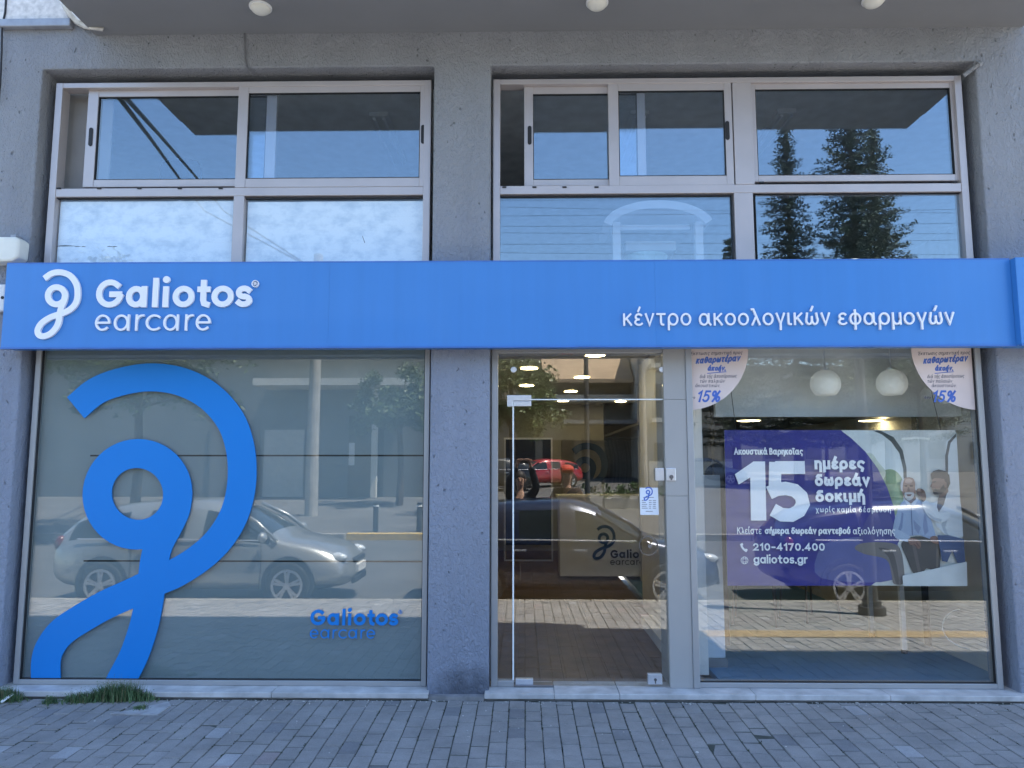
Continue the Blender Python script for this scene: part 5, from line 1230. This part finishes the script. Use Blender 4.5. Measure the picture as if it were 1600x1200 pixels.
bx('shop_canopy', a_, mat('grey_canopy', (.28, .27, .25), .8), mir(880, 650, k - 3).x, x1 + .6, -k + .01, -k + 3, 4.35, 4.6)
for i in range(4): u = x0 + 1.2 + i * 2.6; bx('shop_opening', a_, M_SHADEWIN, u, u + 2.1, -k + .01, -k + .06, zg, zg + 2.5)
k = 38; zg = gz(38); h_ = bld('white_house', (8, -k, zg), 'white rendered house with balconies across the road on the right'); x0, x1 = mir(1008, 650, k).x, mir(1095, 650, k).x
bx('wall', h_, M_WHWALL, x0, x1, -k - 8, -k, zg - .5, 10.5); bx('balcony', h_, M_WHWALL, x0 + .2, x1 - .3, -k + .01, -k + 1.2, 4.2, 4.45); bx('balcony', h_, M_WHWALL, x0 + .2, x1 - .3, -k + .01, -k + 1.2, 7.4, 7.65)
for zf in (4.45, 7.65):
    r_ = MB()
    for i in range(int((x1 - x0 - .6) / .13)): r_.box(x0 + .25 + i * .13, x0 + .275 + i * .13, -k + 1.12, -k + 1.15, zf, zf + .95)
    r_.build('railing', M_RAIL, h_); bx('balcony_door', h_, M_SHADEWIN, x0 + .6, x0 + 1.7, -k + .005, -k + .05, zf, zf + 2.1)
bx('window', h_, M_SHADEWIN, x0 + .5, x0 + 1.6, -k + .005, -k + .05, zg + 1.1, zg + 2.3); bx('garden_wall', h_, M_WHWALL, x0 - .3, x1 + 1, -k + 2.5, -k + 2.8, zg - .3, zg + 1.2)
k = 52; zg = gz(52); h_ = bld('grey_block', (20, -k, zg), 'long grey block far across the road behind the right hand trees'); x0, x1 = mir(1105, 650, k).x, mir(1700, 650, k).x
bx('wall', h_, mat('grey_render', (.27, .27, .26), .85, var=.15, scale=.4), x0, x1, -k - 9, -k, zg - .5, 9.5)
for j in range(2):
    for i in range(9): u = x0 + 1.2 + i * (x1 - x0) / 9.3; bx('window', h_, M_SHADEWIN, u, u + 1.2, -k + .005, -k + .05, zg + 1.0 + j * 3.2, zg + 2.3 + j * 3.2)
k = 22; x = mir(985, 780, k).x; rnd = random.Random(31); t = empty('planter_shrub', (x, -k, gz(k)), 'low straggly shrub in a planter across the road', 'shrub'); cr = MB()
for i in range(26): leafball(cr, rnd, (x + rnd.gauss(0, .7), -k + rnd.gauss(0, .3), gz(k) + .45 + abs(rnd.gauss(0, .28))), .2, 40, .06)
cr.build('foliage', M_LEAF, t); bx('planter', t, M_CONC, x - 1, x + 1, -k - .4, -k + .4, gz(k) - .1, gz(k) + .35)

# --- the two people standing in the road behind the parked blue car
def skin(name, joints, edges, m, parent, lvl=2):
    me = bpy.data.meshes.new(name); ks = list(joints); me.from_pydata([joints[q][:3] for q in ks], [(ks.index(a), ks.index(b)) for a, b in edges], [])
    o = bpy.data.objects.new(name, me); C.objects.link(o); me.materials.append(m)
    sk = o.modifiers.new('skin', 'SKIN'); sk.use_smooth_shade = True
    for i, q in enumerate(ks):
        r_ = joints[q][3]; v = me.skin_vertices[0].data[i]; v.radius = (r_, r_ if len(joints[q]) < 5 else joints[q][4]); v.use_root = (i == 0)
    sb = o.modifiers.new('sub', 'SUBSURF'); sb.levels = sb.render_levels = lvl
    if parent: o.parent = parent
    return o
def person(x, y, zg, H, label, coat, legs_c, hair_c, hands, cap=None, tilt=.0):
    root = empty('person', (x, y, zg), label, 'person'); root['world_parts'] = 0
    h = H / 1.75
    J = {'pelvis': (0, 0, .95 * h, .13 * h, .1 * h), 'chest': (0, .01, 1.25 * h, .15 * h, .105 * h), 'neck0': (0, 0, 1.43 * h, .07 * h), 'neck': (0, .01, 1.5 * h, .05 * h), 'jaw': (0, .03, 1.56 * h, .062 * h), 'head': (0, .02, 1.64 * h, .08 * h), 'crown': (0, .005, 1.71 * h, .062 * h)}
    E_ = [('pelvis', 'chest'), ('chest', 'neck0'), ('neck0', 'neck'), ('neck', 'jaw'), ('jaw', 'head'), ('head', 'crown')]
    for s_, hd in ((-1, hands[0]), (1, hands[1])):
        q = 'L' if s_ < 0 else 'R'
        J['sh' + q] = (s_ * .17 * h, 0, 1.38 * h, .058 * h); hp = Vector(hd); sh = Vector(J['sh' + q][:3]); el = (sh + hp) / 2 + Vector((s_ * .1, -.03, -.13)) * h
        J['el' + q] = (*el, .043 * h); J['wr' + q] = (*(el + (hp - el) * .86), .03 * h); J['hd' + q] = (*hp, .035 * h, .018 * h)
        E_ += [('chest', 'sh' + q), ('sh' + q, 'el' + q), ('el' + q, 'wr' + q), ('wr' + q, 'hd' + q)]
        d = (hp - el).normalized()
        for fi in range(5):
            o_ = Vector(((fi - 2) * .018 * (1 if fi < 4 else 1), .012 if fi < 4 else .03, 0)) * h; L_ = (.06, .075, .08, .07, .045)[fi] * h
            b1 = hp + o_ + d * .03; b2 = b1 + (d * .6 + Vector((-s_ * .45, .35, 0))) * L_ * .55; b3 = b2 + (d * .1 + Vector((-s_ * .8, .2, 0))) * L_ * .5
            J[f'f{q}{fi}a'] = (*b1, .0095 * h); J[f'f{q}{fi}b'] = (*b2, .0085 * h); J[f'f{q}{fi}c'] = (*b3, .007 * h)
            E_ += [('hd' + q, f'f{q}{fi}a'), (f'f{q}{fi}a', f'f{q}{fi}b'), (f'f{q}{fi}b', f'f{q}{fi}c')]
        J['hip' + q] = (s_ * .09 * h, 0, .9 * h, .09 * h); J['kn' + q] = (s_ * .1 * h, .02, .5 * h, .062 * h); J['an' + q] = (s_ * .1 * h, 0, .09 * h, .042 * h); J['to' + q] = (s_ * .12 * h, .17 * h, .035 * h, .036 * h)
        E_ += [('pelvis', 'hip' + q), ('hip' + q, 'kn' + q), ('kn' + q, 'an' + q), ('an' + q, 'to' + q)]
    skin('body', J, E_, M_SKIN, root)
    sub = lambda names, k_: {n_: (*J[n_][:3], J[n_][3] + k_, (J[n_][4] if len(J[n_]) > 4 else J[n_][3]) + k_) for n_ in names}
    arms = [a + q for q in 'LR' for a in ('sh', 'el', 'wr')]
    cn = ['pelvis', 'chest', 'neck0'] + arms
    skin('jacket', sub(cn, .022 * h), [e for e in E_ if e[0] in cn and e[1] in cn], coat, root)
    tn = ['pelvis'] + [a + q for q in 'LR' for a in ('hip', 'kn', 'an')]
    skin('trousers', sub(tn, .016 * h), [e for e in E_ if e[0] in tn and e[1] in tn], legs_c, root)
    hm = MB(); hm.sphere((0, -.022 * h, 1.675 * h), .104 * h, 18, 12, .92, .98, 1.0); hm.sphere((0, -.055 * h, 1.55 * h), .085 * h, 16, 10, 1.0, .6, 1.35); hm.build('hair', hair_c, root, smooth=True)
    fm = MB(); fm.sphere((0, .108 * h, 1.615 * h), .016 * h, 10, 8, .8, 1, 1.4); fm.build('nose', M_SKIN, root, smooth=True)
    for s_ in (-1, 1):
        e = MB(); e.sphere((s_ * .032 * h, .088 * h, 1.645 * h), .012 * h, 10, 8); e.build('eye', M_RUB, root, smooth=True)
        e = MB(); e.sphere((s_ * .082 * h, .01, 1.63 * h), .022 * h, 10, 8, .4, .8, 1.3); e.build('ear', M_SKIN, root, smooth=True)
    e = MB(); e.sphere((0, .088 * h, 1.568 * h), .022 * h, 10, 8, 1.2, .5, .3); e.build('mouth', mat('lips', (.35, .12, .1), .5), root, smooth=True)
    if cap: c_ = MB(); c_.sphere((0, -.0, 1.715 * h), .108 * h, 18, 10, 1, 1.05, .7); c_.box(-.08 * h, .08 * h, .08 * h, .19 * h, 1.70 * h, 1.715 * h); c_.build('cap', cap, root, smooth=False)
    return root
zr_ = ROADZ
person(-.07, -6.52, zr_, 1.86, 'dark haired person in a dark jacket raising a phone with both hands', mat('dark_jacket', (.015, .016, .022), .8), mat('dark_trousers', (.02, .022, .03), .8), mat('dark_hair', (.02, .014, .01), .6), ((-.03, .47, 2.03), (.16, .47, 2.03)))
person(.72, -6.6, zr_, 1.95, 'person in a brown jacket and red cap looking up beside the photographer', mat('brown_jacket', (.07, .045, .03), .9), mat('dark_trousers', (.02, .022, .03), .8), mat('brown_hair', (.06, .03, .02), .6), ((-.28, .08, .9), (.28, .08, .9)), mat('red_cap', (.55, .06, .03), .7))
mb = MB(); mb.box(-.075, .085, -6.05, -6.041, 1.735, 1.815); tag(mb.build('phone', M_RUB, bevel=.004), 'black phone held up level in both hands above the car roof', 'phone')
